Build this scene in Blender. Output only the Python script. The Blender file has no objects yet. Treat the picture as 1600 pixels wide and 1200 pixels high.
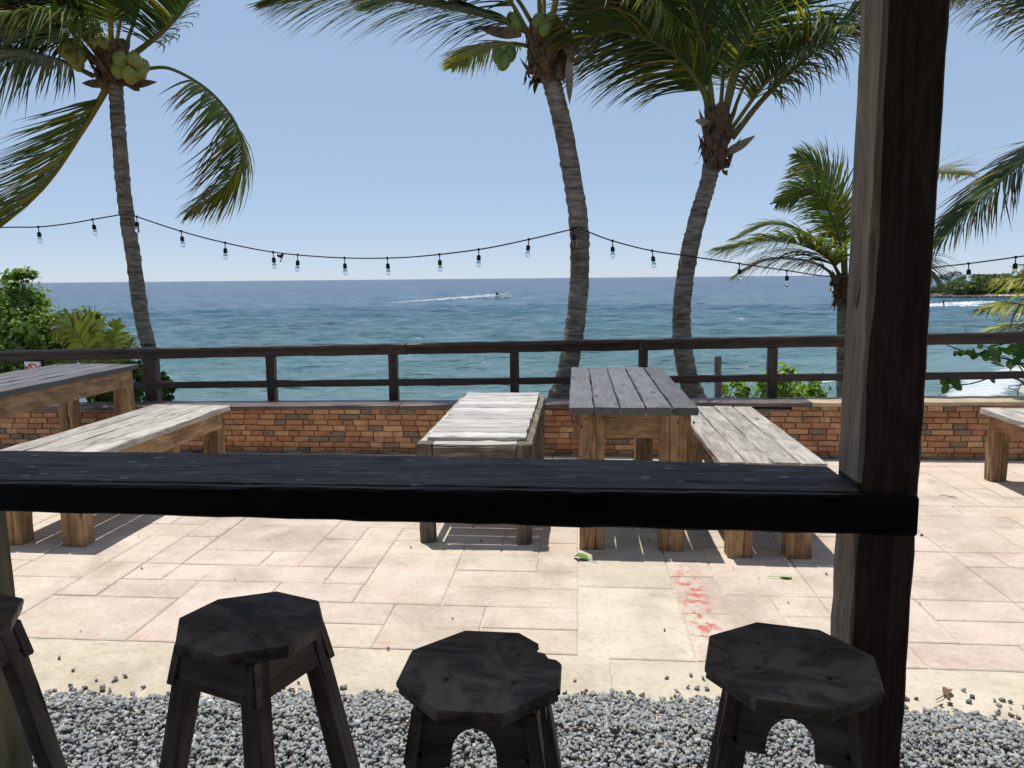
import bpy, bmesh, math, random
import numpy as np
from mathutils import Vector, Matrix, Quaternion
random.seed(7); rng = np.random.default_rng(7)
C = bpy.context.scene.collection
sc = bpy.context.scene
# ------------------------------------------------------------------ camera
EYE = 1.42; FPX = 1200.0
ROLL = math.atan2(11.5, 1240); PITCH = math.radians(7.846); YAW = math.atan(.085)
SEA = -5.6
_c, _s, _cp, _sp = math.cos(ROLL), math.sin(ROLL), math.cos(PITCH), math.sin(PITCH)
RZ = Matrix.Rotation(YAW, 3, 'Z')
RIGHT = RZ @ Vector((_c, -_s*_sp, -_s*_cp)); UP = RZ @ Vector((_s, _c*_sp, _c*_cp)); FWD = RZ @ Vector((0, _cp, -_sp))
EYEV = Vector((0, 0, EYE))
cam = bpy.data.objects.new('camera', bpy.data.cameras.new('camera')); C.objects.link(cam)
cam.matrix_world = Matrix(((RIGHT.x, UP.x, -FWD.x, 0), (RIGHT.y, UP.y, -FWD.y, 0), (RIGHT.z, UP.z, -FWD.z, EYE), (0, 0, 0, 1)))
cam.data.sensor_width = 36; cam.data.lens = 36*FPX/1600; cam.data.clip_end = 60000; cam.data.clip_start = .05
sc.camera = cam
def ray(px, py): return FWD + RIGHT*((px-800)/FPX) - UP*((py-600)/FPX)
def at(px, py, Y):
    r = ray(px, py); return EYEV + r*(Y/r.y)
def g(px, py, z):
    r = ray(px, py); return EYEV + r*((z-EYE)/r.z)
# ------------------------------------------------------------------ light
SUNV = Vector((-.166, .187, 1)).normalized()
w = bpy.data.worlds.new('World'); sc.world = w; w.use_nodes = True
nt = w.node_tree; nt.nodes.clear()
sky = nt.nodes.new('ShaderNodeTexSky'); sky.sky_type = 'NISHITA'; sky.sun_disc = False
sky.sun_elevation = math.asin(SUNV.z); sky.sun_rotation = math.atan2(SUNV.x, SUNV.y)
sky.altitude = 10; sky.air_density = .43; sky.dust_density = .3; sky.ozone_density = 10
bgn = nt.nodes.new('ShaderNodeBackground'); bgn.inputs[1].default_value = .15
wo = nt.nodes.new('ShaderNodeOutputWorld')
gmn = nt.nodes.new('ShaderNodeGamma'); gmn.inputs[1].default_value = .20       # hazy tropical sky: a soft gradient from zenith to horizon
hsn = nt.nodes.new('ShaderNodeHueSaturation'); hsn.inputs['Saturation'].default_value = 1.9; hsn.inputs['Hue'].default_value = .506; hsn.inputs['Value'].default_value = 3.5
nt.links.new(sky.outputs[0], gmn.inputs[0]); nt.links.new(gmn.outputs[0], hsn.inputs['Color']); nt.links.new(hsn.outputs[0], bgn.inputs[0]); nt.links.new(bgn.outputs[0], wo.inputs[0])
sun = bpy.data.objects.new('sun', bpy.data.lights.new('sun', 'SUN')); C.objects.link(sun)
sun.data.energy = 4.0; sun.data.angle = math.radians(.53); sun.data.color = (1, .955, .89)
sun.rotation_euler = (-SUNV).to_track_quat('-Z', 'Y').to_euler()
vs = sc.view_settings; vs.view_transform = 'Standard'; vs.look = 'None'; vs.gamma = 1; vs.exposure = .1; vs.use_curve_mapping = False

# ------------------------------------------------------------------ materials
def M(name): 
    m = bpy.data.materials.new(name); m.use_nodes = True; n = m.node_tree; n.nodes.clear()
    o = n.nodes.new('ShaderNodeOutputMaterial'); b = n.nodes.new('ShaderNodeBsdfPrincipled')
    n.links.new(b.outputs[0], o.inputs[0]); return m, n, b, o
def N(n, t, **k):
    x = n.nodes.new(t)
    for a, v in k.items():
        if hasattr(x, a): setattr(x, a, v)
        else: x.inputs[a].default_value = v
    return x
def setin(x, i, v): x.inputs[i].default_value = v
def ramp(n, src, stops, interp='LINEAR'):
    r = n.nodes.new('ShaderNodeValToRGB'); r.color_ramp.interpolation = interp
    e = r.color_ramp.elements
    while len(e) < len(stops): e.new(.5)
    for q, (p, c) in zip(e, stops): q.position = p; q.color = (*c, 1) if len(c) == 3 else c
    n.links.new(src, r.inputs[0]); return r
def mix(n, fac, a, b, mode='MIX'):
    m = n.nodes.new('ShaderNodeMix'); m.data_type = 'RGBA'; m.blend_type = mode
    for s, v in ((0, fac), (6, a), (7, b)):
        if hasattr(v, 'links') or hasattr(v, 'is_linked'): n.links.new(v, m.inputs[s])
        else: m.inputs[s].default_value = v if s == 0 else ((*v, 1) if len(v) == 3 else v)
    return m.outputs[2]
def noise(n, vec, scale, detail=5, rough=.6, dist=0):
    t = N(n, 'ShaderNodeTexNoise'); setin(t, 'Scale', scale); setin(t, 'Detail', detail); setin(t, 'Roughness', rough); setin(t, 'Distortion', dist)
    if vec is not None: n.links.new(vec, t.inputs['Vector'])
    return t.outputs['Fac']
def mapping(n, vec, scale=(1, 1, 1), loc=(0, 0, 0), rot=(0, 0, 0)):
    m = n.nodes.new('ShaderNodeMapping'); n.links.new(vec, m.inputs[0])
    m.inputs['Scale'].default_value = scale; m.inputs['Location'].default_value = loc; m.inputs['Rotation'].default_value = rot
    return m.outputs[0]
def objvec(n):
    tc = n.nodes.new('ShaderNodeTexCoord'); oi = n.nodes.new('ShaderNodeObjectInfo')
    mu = n.nodes.new('ShaderNodeMath'); mu.operation = 'MULTIPLY'; mu.inputs[1].default_value = 37.0
    n.links.new(oi.outputs['Random'], mu.inputs[0])
    ad = n.nodes.new('ShaderNodeVectorMath'); ad.operation = 'ADD'
    n.links.new(tc.outputs['Object'], ad.inputs[0]); n.links.new(mu.outputs[0], ad.inputs[1])
    return ad.outputs[0], oi.outputs['Random'], tc.outputs['Object']
def bump(n, b, h, strength=.3, dist=.01):
    x = n.nodes.new('ShaderNodeBump'); x.inputs['Strength'].default_value = strength; x.inputs['Distance'].default_value = dist
    n.links.new(h, x.inputs['Height']); n.links.new(x.outputs[0], b.inputs['Normal']); return x
def wood(name, dark, mid, light, rough=.75, wear=None, wearc=None, spec=.3, bumpd=.004, blotch=.35, spots=None):
    m, n, b, o = M(name)
    v, rnd, raw = objvec(n)
    gr = noise(n, mapping(n, v, (1.3, 26, 26)), 3.0, 8, .65, .4)
    fine = noise(n, mapping(n, v, (3, 120, 120)), 2.0, 4, .7)
    ad = N(n, 'ShaderNodeMath', operation='MULTIPLY_ADD'); n.links.new(fine, ad.inputs[0]); ad.inputs[1].default_value = .45; 
    n.links.new(gr, ad.inputs[2])
    col = ramp(n, ad.outputs[0], [(.42, dark), (.68, mid), (.95, light)]).outputs[0]
    # blotches of weather along the board
    bl = noise(n, mapping(n, v, (2.2, 7, 7)), 2.0, 5, .6, .8)
    br = ramp(n, bl, [(.35, (1-blotch,)*3), (.62, (1.12,)*3)]).outputs[0]
    col = mix(n, 1.0, col, br, 'MULTIPLY')
    # knots
    vo = N(n, 'ShaderNodeTexVoronoi'); setin(vo, 'Scale', 1.0); n.links.new(mapping(n, v, (2.6, 9, 9)), vo.inputs['Vector'])
    kr = ramp(n, vo.outputs['Distance'], [(.05, (1, 1, 1)), (.16, (0, 0, 0))]).outputs[0]
    col = mix(n, kr, col, tuple(c*.55 for c in dark))
    hs = N(n, 'ShaderNodeHueSaturation'); n.links.new(col, hs.inputs['Color'])
    mr = N(n, 'ShaderNodeMapRange'); n.links.new(rnd, mr.inputs[0]); mr.inputs[3].default_value = .78; mr.inputs[4].default_value = 1.2
    n.links.new(mr.outputs[0], hs.inputs['Value']); col = hs.outputs[0]
    if wear is not None:      # worn paint: the bare wood shows in streaks
        wn = noise(n, mapping(n, v, (4, 22, 22)), 2.2, 8, .72, .3)
        wr = ramp(n, wn, [(wear, (0, 0, 0)), (wear+.07, (1, 1, 1))]).outputs[0]
        col = mix(n, wr, col, wearc)
    if spots is not None:     # pale droppings and scuffs
        sn = N(n, 'ShaderNodeTexVoronoi'); setin(sn, 'Scale', 15.0); n.links.new(mapping(n, v, (.75, 1.5, 1)), sn.inputs['Vector'])
        s2 = noise(n, v, 60, 3, .6)
        am = N(n, 'ShaderNodeMath', operation='MULTIPLY_ADD'); n.links.new(s2, am.inputs[0]); am.inputs[1].default_value = .16; n.links.new(sn.outputs['Distance'], am.inputs[2])
        sr = ramp(n, am.outputs[0], [(spots, (.75, .75, .75)), (spots+.03, (0, 0, 0))]).outputs[0]
        col = mix(n, sr, col, (.42, .42, .42))
    n.links.new(col, b.inputs['Base Color']); setin(b, 'Roughness', rough); setin(b, 'Specular IOR Level', spec)
    bump(n, b, ad.outputs[0], .5, bumpd)
    return m
MT = {}
MT['pine'] = wood('treated_pine', (0.135, 0.073, 0.033), (0.365, 0.219, 0.109), (0.540, 0.359, 0.192), blotch=.5)
MT['pine_red'] = wood('reddish_pine', (0.132, 0.054, 0.026), (0.324, 0.150, 0.072), (0.432, 0.228, 0.120), blotch=.5)
MT['grey'] = wood('weathered_board', (.17, .15, .125), (.42, .39, .345), (.58, .545, .485), .85, blotch=.32)
MT['white'] = wood('bleached_board', (.25, .235, .21), (.45, .43, .40), (.55, .53, .50), .85, blotch=.22)
MT['dirty'] = wood('mouldy_timber', (0.042, 0.036, 0.029), (0.168, 0.144, 0.108), (0.312, 0.276, 0.216), .85, blotch=.6)
MT['slate'] = wood('slate_paint', (0.080, 0.081, 0.084), (0.125, 0.126, 0.130), (0.180, 0.180, 0.181), .55, wear=.71, wearc=(.30, .27, .22), spec=.4, blotch=.2, spots=.10)
MT['black'] = wood('black_paint', (.026, .024, .023), (.088, .082, .078), (.175, .165, .155), .7, wear=.57, wearc=(.26, .255, .25), spec=.16, blotch=.5, spots=.20)
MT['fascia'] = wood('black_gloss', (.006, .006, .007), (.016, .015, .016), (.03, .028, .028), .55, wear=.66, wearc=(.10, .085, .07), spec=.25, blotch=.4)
MT['rail'] = wood('brown_stain', (.018, .011, .008), (.042, .026, .019), (.07, .046, .036), .5, spec=.45, blotch=.3)
MT['cap'] = wood('brown_worn_stain', (.05, .035, .03), (.12, .085, .075), (.22, .17, .15), .5, wear=.66, wearc=(.33, .28, .24), spec=.5, blotch=.45)
MT['newcap'] = wood('bare_pine', (.30, .21, .12), (.52, .40, .26), (.64, .52, .36), .8, blotch=.2)
MT['post'] = wood('grey_brown_post', (.125, .092, .064), (.31, .245, .18), (.43, .355, .275), .8, spec=.15, blotch=.35)
MT['postfront'] = wood('dark_brown_front', (0.072, 0.050, 0.041), (0.145, 0.102, 0.084), (0.217, 0.154, 0.121), .7, spec=.15, blotch=.3)
MT['leg_olive'] = wood('olive_brown_timber', (.09, .075, .042), (.17, .145, .085), (.24, .205, .125), .8, spec=.2, blotch=.35)
MT['stool'] = wood('dark_stool_wood', (.010, .009, .010), (.026, .023, .024), (.05, .045, .044), .6, spec=.3, blotch=.5)
MT['stoolleg'] = wood('stool_leg_wood', (.11, .088, .07), (.25, .205, .165), (.36, .305, .25), .75, spec=.15, blotch=.4)
def seatmat():
    m, n, b, o = M('worn_seat'); v, rnd, raw = objvec(n)
    gr = noise(n, mapping(n, v, (2, 9, 9)), 3, 8, .65, 1.6); a = noise(n, v, 9, 6, .62, 1.2); sc2 = noise(n, mapping(n, v, (9, 60, 9), rot=(0, 0, .5)), 2, 5, .7)
    col = ramp(n, gr, [(.32, (.066, .052, .045)), (.52, (.17, .136, .112)), (.72, (.30, .245, .20))]).outputs[0]
    pt = ramp(n, a, [(.47, (0, 0, 0)), (.58, (.85, .85, .85))]).outputs[0]
    col = mix(n, pt, col, (.33, .275, .225))
    sr = ramp(n, sc2, [(.68, (0, 0, 0)), (.76, (.7, .7, .7))]).outputs[0]
    col = mix(n, sr, col, (.46, .43, .40))
    n.links.new(col, b.inputs['Base Color']); setin(b, 'Roughness', .6); setin(b, 'Specular IOR Level', .2); bump(n, b, gr, .3, .002)
    return m
MT['seat'] = seatmat()
def flat(name, col, rough=.6, spec=.3, var=.25, scale=8, metal=0, bumps=0.):
    m, n, b, o = M(name); v, rnd, raw = objvec(n)
    a = noise(n, v, scale, 5, .6)
    c = ramp(n, a, [(.3, tuple(x*(1-var) for x in col)), (.7, tuple(min(1, x*(1+var)) for x in col))]).outputs[0]
    n.links.new(c, b.inputs['Base Color']); setin(b, 'Roughness', rough); setin(b, 'Specular IOR Level', spec); setin(b, 'Metallic', metal)
    if bumps: bump(n, b, a, .5, bumps)
    return m
MT['screw'] = flat('dark_screw', (.02, .018, .016), .5)
MT['rubber'] = flat('black_rubber', (.010, .010, .011), .5)
MT['brass'] = flat('bulb_base', (.35, .3, .2), .4, metal=.8)
MT['soil'] = flat('sandy_soil', (.20, .16, .11), .9, .1, .35, 2.5)
MT['joint'] = flat('joint_sand', (.56, .49, .41), .9, .1, .3, 14)
MT['roofwood'] = flat('roof_boards', (.30, .24, .18), .8, .1)
MT['backwall'] = flat('dark_wall', (.22, .18, .14), .8, .1)
MT['rock'] = flat('shore_rock', (.13, .115, .10), .9, .1, .5, .6)
MT['sand'] = flat('beach_sand', (.46, .38, .27), .9, .1, .15, .5)
MT['foam'] = flat('sea_foam', (.82, .85, .86), .8, .1, .08, 1.5)
MT['skin'] = flat('rider_dark', (.03, .03, .035), .7)
MT['hull'] = flat('white_hull', (.7, .7, .7), .4)
MT['fibre'] = flat('palm_fibre', (.13, .085, .055), .95, .05, .6, 18, bumps=.02)
MT['stub'] = flat('cut_petiole', (.24, .19, .13), .9, .1, .4, 10)
MT['branch'] = flat('grey_branch', (.20, .17, .14), .9, .1, .35, 9)
MT['coconut'] = flat('green_coconut', (.27, .27, .06), .45, .35, .3, 7)
MT['coconut_g'] = flat('deep_green_coconut', (.16, .21, .045), .45, .35, .3, 7)
MT['dryleaf'] = flat('dry_leaf', (.20, .12, .06), .8, .1, .4, 12)
MT['greenleaf'] = flat('fallen_green_leaf', (.10, .22, .03), .5, .4, .3, 12)
MT['paleleaf'] = flat('fallen_pale_leaf', (.48, .50, .30), .6, .3, .2, 12)
MT['shell'] = flat('white_chip', (.8, .8, .8), .5)
def glassmat():
    m, n, b, o = M('clear_bulb_glass'); setin(b, 'Base Color', (1, 1, 1, 1)); setin(b, 'Roughness', .02); setin(b, 'IOR', 1.2); setin(b, 'Transmission Weight', 1.0)
    return m
MT['glass'] = glassmat()
def leafmat(name, trans=.35, rough=.45, spec=.35):
    m, n, b, o = M(name)
    a = n.nodes.new('ShaderNodeAttribute'); a.attribute_name = 'col'
    n.links.new(a.outputs['Color'], b.inputs['Base Color']); setin(b, 'Roughness', rough); setin(b, 'Specular IOR Level', spec)
    t = n.nodes.new('ShaderNodeBsdfTranslucent')
    hs = N(n, 'ShaderNodeHueSaturation'); setin(hs, 'Saturation', 1.15); setin(hs, 'Value', 1.5); n.links.new(a.outputs['Color'], hs.inputs['Color'])
    n.links.new(hs.outputs[0], t.inputs[0])
    x = n.nodes.new('ShaderNodeMixShader'); x.inputs[0].default_value = trans
    n.links.new(b.outputs[0], x.inputs[1]); n.links.new(t.outputs[0], x.inputs[2]); n.links.new(x.outputs[0], o.inputs[0])
    return m
MT['leaf'] = leafmat('leaf'); MT['frond'] = leafmat('palm_leaflet', .3, .4, .4)
def stonemat(name):
    m, n, b, o = M(name)
    ge = n.nodes.new('ShaderNodeNewGeometry'); P = ge.outputs['Position']; oi = n.nodes.new('ShaderNodeObjectInfo')
    big = noise(n, P, .8, 4, .55); mid = noise(n, P, 5, 6, .6); fine = noise(n, P, 42, 6, .7)
    a = n.nodes.new('ShaderNodeAttribute'); a.attribute_name = 'pink'; a.attribute_type = 'OBJECT'
    cream = ramp(n, mid, [(.28, (.53, .47, .36)), (.6, (.63, .57, .455)), (.8, (.69, .63, .52))]).outputs[0]
    pink = ramp(n, mid, [(.28, (.57, .46, .385)), (.6, (.66, .55, .47)), (.8, (.70, .60, .52))]).outputs[0]
    pf = ramp(n, big, [(.36, (.25,)*3), (.62, (1, 1, 1))]).outputs[0]
    mu = N(n, 'ShaderNodeMath', operation='MULTIPLY'); n.links.new(pf, mu.inputs[0])
    cl = n.nodes.new('ShaderNodeCustom') if False else None
    oc = oi.outputs['Color']; sep = n.nodes.new('ShaderNodeSeparateColor'); n.links.new(oc, sep.inputs[0]); n.links.new(sep.outputs[0], mu.inputs[1])
    col = mix(n, mu.outputs[0], cream, pink)
    mr = N(n, 'ShaderNodeMapRange'); n.links.new(oi.outputs['Random'], mr.inputs[0]); mr.inputs[3].default_value = .93; mr.inputs[4].default_value = 1.05
    hs = N(n, 'ShaderNodeHueSaturation'); n.links.new(col, hs.inputs['Color']); n.links.new(mr.outputs[0], hs.inputs['Value']); col = hs.outputs[0]
    # grime freckles and grey wear
    gr = ramp(n, fine, [(.34, (.62, .60, .58)), (.50, (1, 1, 1))]).outputs[0]; col = mix(n, .45, col, gr, 'MULTIPLY')
    g2 = noise(n, P, 2.3, 7, .7, .5); g2r = ramp(n, g2, [(.32, (.74, .72, .70)), (.52, (1, 1, 1))]).outputs[0]; col = mix(n, .9, col, g2r, 'MULTIPLY')
    g3 = noise(n, mapping(n, P, (1, 1, 1), (3, 7, 0)), 1.1, 6, .68, .8); g3r = ramp(n, g3, [(.34, (.80, .79, .79)), (.5, (1, 1, 1))]).outputs[0]; col = mix(n, .5, col, g3r, 'MULTIPLY')
    vs_ = N(n, 'ShaderNodeTexVoronoi'); setin(vs_, 'Scale', 3.3); n.links.new(P, vs_.inputs['Vector']); vm = N(n, 'ShaderNodeMath', operation='MULTIPLY_ADD'); n.links.new(mid, vm.inputs[0]); vm.inputs[1].default_value = .12; n.links.new(vs_.outputs['Distance'], vm.inputs[2])
    vr = ramp(n, vm.outputs[0], [(.10, (.72, .71, .70)), (.125, (1, 1, 1))]).outputs[0]; col = mix(n, .5, col, vr, 'MULTIPLY')   # drip spots
    # flaking red paint: strip beside the centre band and a line along the panel edge
    sp = n.nodes.new('ShaderNodeSeparateXYZ'); n.links.new(P, sp.inputs[0])
    def band(sock, c, hw):
        s = N(n, 'ShaderNodeMath', operation='SUBTRACT'); n.links.new(sock, s.inputs[0]); s.inputs[1].default_value = c
        ab = N(n, 'ShaderNodeMath', operation='ABSOLUTE'); n.links.new(s.outputs[0], ab.inputs[0])
        r = N(n, 'ShaderNodeMapRange'); n.links.new(ab.outputs[0], r.inputs[0]); r.inputs[1].default_value = hw; r.inputs[2].default_value = hw*.35; return r.outputs[0]
    def mul(a_, b_):
        x = N(n, 'ShaderNodeMath', operation='MULTIPLY'); n.links.new(a_, x.inputs[0]); n.links.new(b_, x.inputs[1]); return x.outputs[0]
    fl = ramp(n, noise(n, P, 16, 6, .68, .4), [(.50, (0, 0, 0)), (.55, (1, 1, 1))]).outputs[0]
    ms = mul(mul(band(sp.outputs[0], .525, .085), band(sp.outputs[1], 3.25, .62)), fl)
    fl2 = ramp(n, noise(n, P, 9, 5, .6), [(.52, (0, 0, 0)), (.66, (1, 1, 1))]).outputs[0]
    e2 = mul(mul(band(sp.outputs[1], 2.80, .035), fl2), sep.outputs[0])
    col = mix(n, ms, col, (.50, .17, .14)); 
    h2 = N(n, 'ShaderNodeMath', operation='MULTIPLY'); n.links.new(e2, h2.inputs[0]); h2.inputs[1].default_value = .5
    col = mix(n, h2.outputs[0], col, (.56, .25, .22))
    n.links.new(col, b.inputs['Base Color']); setin(b, 'Roughness', .85); setin(b, 'Specular IOR Level', .15)
    ad = N(n, 'ShaderNodeMath', operation='ADD'); n.links.new(fine, ad.inputs[0]); n.links.new(g2, ad.inputs[1])
    bump(n, b, ad.outputs[0], .5, .006)
    return m
MT['stone'] = stonemat('stamped_concrete')
def brickmat():
    m, n, b, o = M('brick_clay'); v, rnd, raw = objvec(n)
    oi = n.nodes.new('ShaderNodeAttribute'); oi.attribute_name = 'col'
    ra = noise(n, v, 22, 6, .65)
    col = mix(n, 1.0, oi.outputs['Color'], ramp(n, ra, [(.25, (.6, .6, .6)), (.7, (1.15, 1.15, 1.15))]).outputs[0], 'MULTIPLY')
    pale = ramp(n, noise(n, v, 9, 6, .7, .5), [(.6, (0, 0, 0)), (.75, (.5, .5, .5))]).outputs[0]
    col = mix(n, pale, col, (.55, .36, .22))
    ge = n.nodes.new('ShaderNodeNewGeometry'); P = ge.outputs['Position']; sz = n.nodes.new('ShaderNodeSeparateXYZ'); n.links.new(P, sz.inputs[0])
    run = ramp(n, noise(n, mapping(n, P, (1.6, 1, 2.6)), 1, 6, .65, .6), [(.36, (.62, .60, .58)), (.56, (1.05, 1.05, 1.05))]).outputs[0]; col = mix(n, .5, col, run, 'MULTIPLY')
    ef = ramp(n, noise(n, mapping(n, P, (2.5, 1, 6)), 1, 7, .7, .3), [(.60, (0, 0, 0)), (.74, (.55, .55, .55))]).outputs[0]; col = mix(n, ef, col, (.60, .50, .40))
    dz = N(n, 'ShaderNodeMath', operation='MULTIPLY_ADD'); n.links.new(noise(n, P, 5, 5, .6), dz.inputs[0]); dz.inputs[1].default_value = .12; n.links.new(sz.outputs[2], dz.inputs[2])
    dm = ramp(n, dz.outputs[0], [(.06, (.42, .40, .36)), (.14, (1, 1, 1))]).outputs[0]; col = mix(n, .8, col, dm, 'MULTIPLY')   # splash stain along the foot
    n.links.new(col, b.inputs['Base Color']); setin(b, 'Roughness', .85); setin(b, 'Specular IOR Level', .15); bump(n, b, ra, .5, .006)
    return m
MT['brick'] = brickmat()
def gravelmat():
    m, n, b, o = M('gravel_stone'); a = n.nodes.new('ShaderNodeAttribute'); a.attribute_name = 'col'
    ge = n.nodes.new('ShaderNodeNewGeometry'); f = noise(n, ge.outputs['Position'], 160, 4, .7)
    col = mix(n, 1.0, a.outputs['Color'], ramp(n, f, [(.3, (.75,)*3), (.7, (1.15,)*3)]).outputs[0], 'MULTIPLY')
    n.links.new(col, b.inputs['Base Color']); setin(b, 'Roughness', .8); setin(b, 'Specular IOR Level', .25); return m
MT['gravel'] = gravelmat()
def trunkmat():
    m, n, b, o = M('palm_bark'); tc = n.nodes.new('ShaderNodeTexCoord'); v = tc.outputs['Object']
    wv = noise(n, mapping(n, v, (3, 3, 20)), 1.6, 6, .65, .6)
    fine = noise(n, mapping(n, v, (16, 16, 60)), 1.5, 5, .7)
    bl = noise(n, v, 3.2, 5, .6)
    col = ramp(n, wv, [(.30, (.085, .064, .048)), (.46, (.265, .215, .165)), (.62, (.42, .36, .29)), (.8, (.52, .46, .385))]).outputs[0]
    col = mix(n, 1.0, col, ramp(n, fine, [(.3, (.6,)*3), (.65, (1.1,)*3)]).outputs[0], 'MULTIPLY')
    col = mix(n, 1.0, col, ramp(n, bl, [(.32, (.6, .56, .52)), (.6, (1.05,)*3)]).outputs[0], 'MULTIPLY')
    n.links.new(col, b.inputs['Base Color']); setin(b, 'Roughness', .9); setin(b, 'Specular IOR Level', .1)
    bump(n, b, wv, .7, .03); return m
MT['trunk'] = trunkmat()
def seamat():
    m, n, b, o = M('sea_water'); ge = n.nodes.new('ShaderNodeNewGeometry'); P = ge.outputs['Position']
    sp = n.nodes.new('ShaderNodeSeparateXYZ'); n.links.new(P, sp.inputs[0])
    # depth of the water: shallow green near the beach, deep blue outside the reef
    xx = N(n, 'ShaderNodeMath', operation='MULTIPLY'); n.links.new(sp.outputs[0], xx.inputs[0]); xx.inputs[1].default_value = -.30
    dd = N(n, 'ShaderNodeMath', operation='ADD'); n.links.new(sp.outputs[1], dd.inputs[0]); n.links.new(xx.outputs[0], dd.inputs[1])
    lg = N(n, 'ShaderNodeMath', operation='LOGARITHM'); mx = N(n, 'ShaderNodeMath', operation='MAXIMUM'); n.links.new(dd.outputs[0], mx.inputs[0]); mx.inputs[1].default_value = 1
    n.links.new(mx.outputs[0], lg.inputs[0]); lg.inputs[1].default_value = 10
    pn = noise(n, mapping(n, P, (.004, .012, 1)), 1, 4, .6, .5)
    ad = N(n, 'ShaderNodeMath', operation='MULTIPLY_ADD'); n.links.new(pn, ad.inputs[0]); ad.inputs[1].default_value = .55; n.links.new(lg.outputs[0], ad.inputs[2])
    mr = N(n, 'ShaderNodeMapRange'); n.links.new(ad.outputs[0], mr.inputs[0]); mr.inputs[1].default_value = 1.7; mr.inputs[2].default_value = 3.4
    col = ramp(n, mr.outputs[0], [(0, (.235, .35, .33)), (.22, (.14, .265, .28)), (.45, (.050, .135, .185)), (.72, (.021, .070, .135)), (1, (.013, .045, .105))]).outputs[0]
    p2 = noise(n, mapping(n, P, (.03, .09, 1)), 1, 5, .6)
    col = mix(n, 1.0, col, ramp(n, p2, [(.35, (.82,)*3), (.65, (1.12,)*3)]).outputs[0], 'MULTIPLY')
    # whitecaps
    wc = noise(n, mapping(n, P, (.10, .22, 1)), 1, 7, .72, .4); wr = ramp(n, wc, [(.665, (0, 0, 0)), (.70, (.9, .9, .9))]).outputs[0]
    a = n.nodes.new('ShaderNodeAttribute'); a.attribute_name = 'foam'
    fn = noise(n, mapping(n, P, (.5, 1.2, 1)), 1, 7, .7, .5)
    fm = N(n, 'ShaderNodeMath', operation='ADD'); n.links.new(a.outputs['Fac'], fm.inputs[0]); n.links.new(fn, fm.inputs[1])
    fr = ramp(n, fm.outputs[0], [(.90, (0, 0, 0)), (1.10, (1, 1, 1))]).outputs[0]
    mxx = N(n, 'ShaderNodeMath', operation='MAXIMUM'); n.links.new(wr, mxx.inputs[0]); n.links.new(fr, mxx.inputs[1])
    col = mix(n, mxx.outputs[0], col, (.80, .83, .84))
    n.links.new(col, b.inputs['Base Color']); setin(b, 'IOR', 1.33); setin(b, 'Specular IOR Level', .28)
    rr = N(n, 'ShaderNodeMapRange'); n.links.new(mxx.outputs[0], rr.inputs[0]); rr.inputs[3].default_value = .16; rr.inputs[4].default_value = .9
    n.links.new(rr.outputs[0], b.inputs['Roughness'])
    h1 = noise(n, mapping(n, P, (1.3, 2.6, 1)), 1, 6, .68, .3); h2 = noise(n, mapping(n, P, (.30, .55, 1)), 1, 4, .6); h3 = noise(n, mapping(n, P, (.05, .085, 1)), 1, 4, .65)
    hh = N(n, 'ShaderNodeMath', operation='MULTIPLY_ADD'); n.links.new(h2, hh.inputs[0]); hh.inputs[1].default_value = 2.6; n.links.new(h1, hh.inputs[2])
    h4 = N(n, 'ShaderNodeMath', operation='MULTIPLY_ADD'); n.links.new(h3, h4.inputs[0]); h4.inputs[1].default_value = 7.0; n.links.new(hh.outputs[0], h4.inputs[2])
    bump(n, b, h4.outputs[0], 1.0, .55)
    return m
MT['sea'] = seamat()

# ------------------------------------------------------------------ helpers
def mk(name, verts, faces, mat=None, parent=None, smooth=False, cols=None):
    me = bpy.data.meshes.new(name); me.from_pydata([tuple(v) for v in verts], [], faces); me.update()
    if mat: me.materials.append(MT[mat] if isinstance(mat, str) else mat)
    if smooth: me.polygons.foreach_set('use_smooth', [True]*len(me.polygons))
    if cols is not None:
        at_ = me.color_attributes.new('col', 'FLOAT_COLOR', 'POINT'); at_.data.foreach_set('color', np.asarray(cols, dtype=np.float32).ravel())
    o = bpy.data.objects.new(name, me); C.objects.link(o)
    if parent: o.parent = parent
    return o
def big(name, V, F, mat, parent=None, cols=None, smooth=False):
    """fast mesh from arrays: V (n,3), F (m,k)"""
    V = np.asarray(V, dtype=np.float32); F = np.asarray(F, dtype=np.int32); k = F.shape[1]
    me = bpy.data.meshes.new(name); me.vertices.add(len(V)); me.vertices.foreach_set('co', V.ravel())
    me.loops.add(F.size); me.loops.foreach_set('vertex_index', F.ravel())
    me.polygons.add(len(F)); me.polygons.foreach_set('loop_start', np.arange(len(F), dtype=np.int32)*k); me.polygons.foreach_set('loop_total', np.full(len(F), k, dtype=np.int32))
    if smooth: me.polygons.foreach_set('use_smooth', np.ones(len(F), dtype=bool))
    me.update(calc_edges=True); me.validate()
    if cols is not None:
        c = np.ones((len(V), 4), dtype=np.float32); c[:, :3] = cols
        a = me.color_attributes.new('col', 'FLOAT_COLOR', 'POINT'); a.data.foreach_set('color', c.ravel())
    me.materials.append(MT[mat]); o = bpy.data.objects.new(name, me); C.objects.link(o)
    if parent: o.parent = parent
    return o
def tag(o, label=None, cat=None, group=None, kind=None):
    if label: o['label'] = label
    if cat: o['category'] = cat
    if group: o['group'] = group
    if kind: o['kind'] = kind
    return o
def empty(name, loc=(0, 0, 0), rz=0):
    e = bpy.data.objects.new(name, None); C.objects.link(e); e.location = loc; e.rotation_euler = (0, 0, rz); e.empty_display_size = .1; return e
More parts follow.
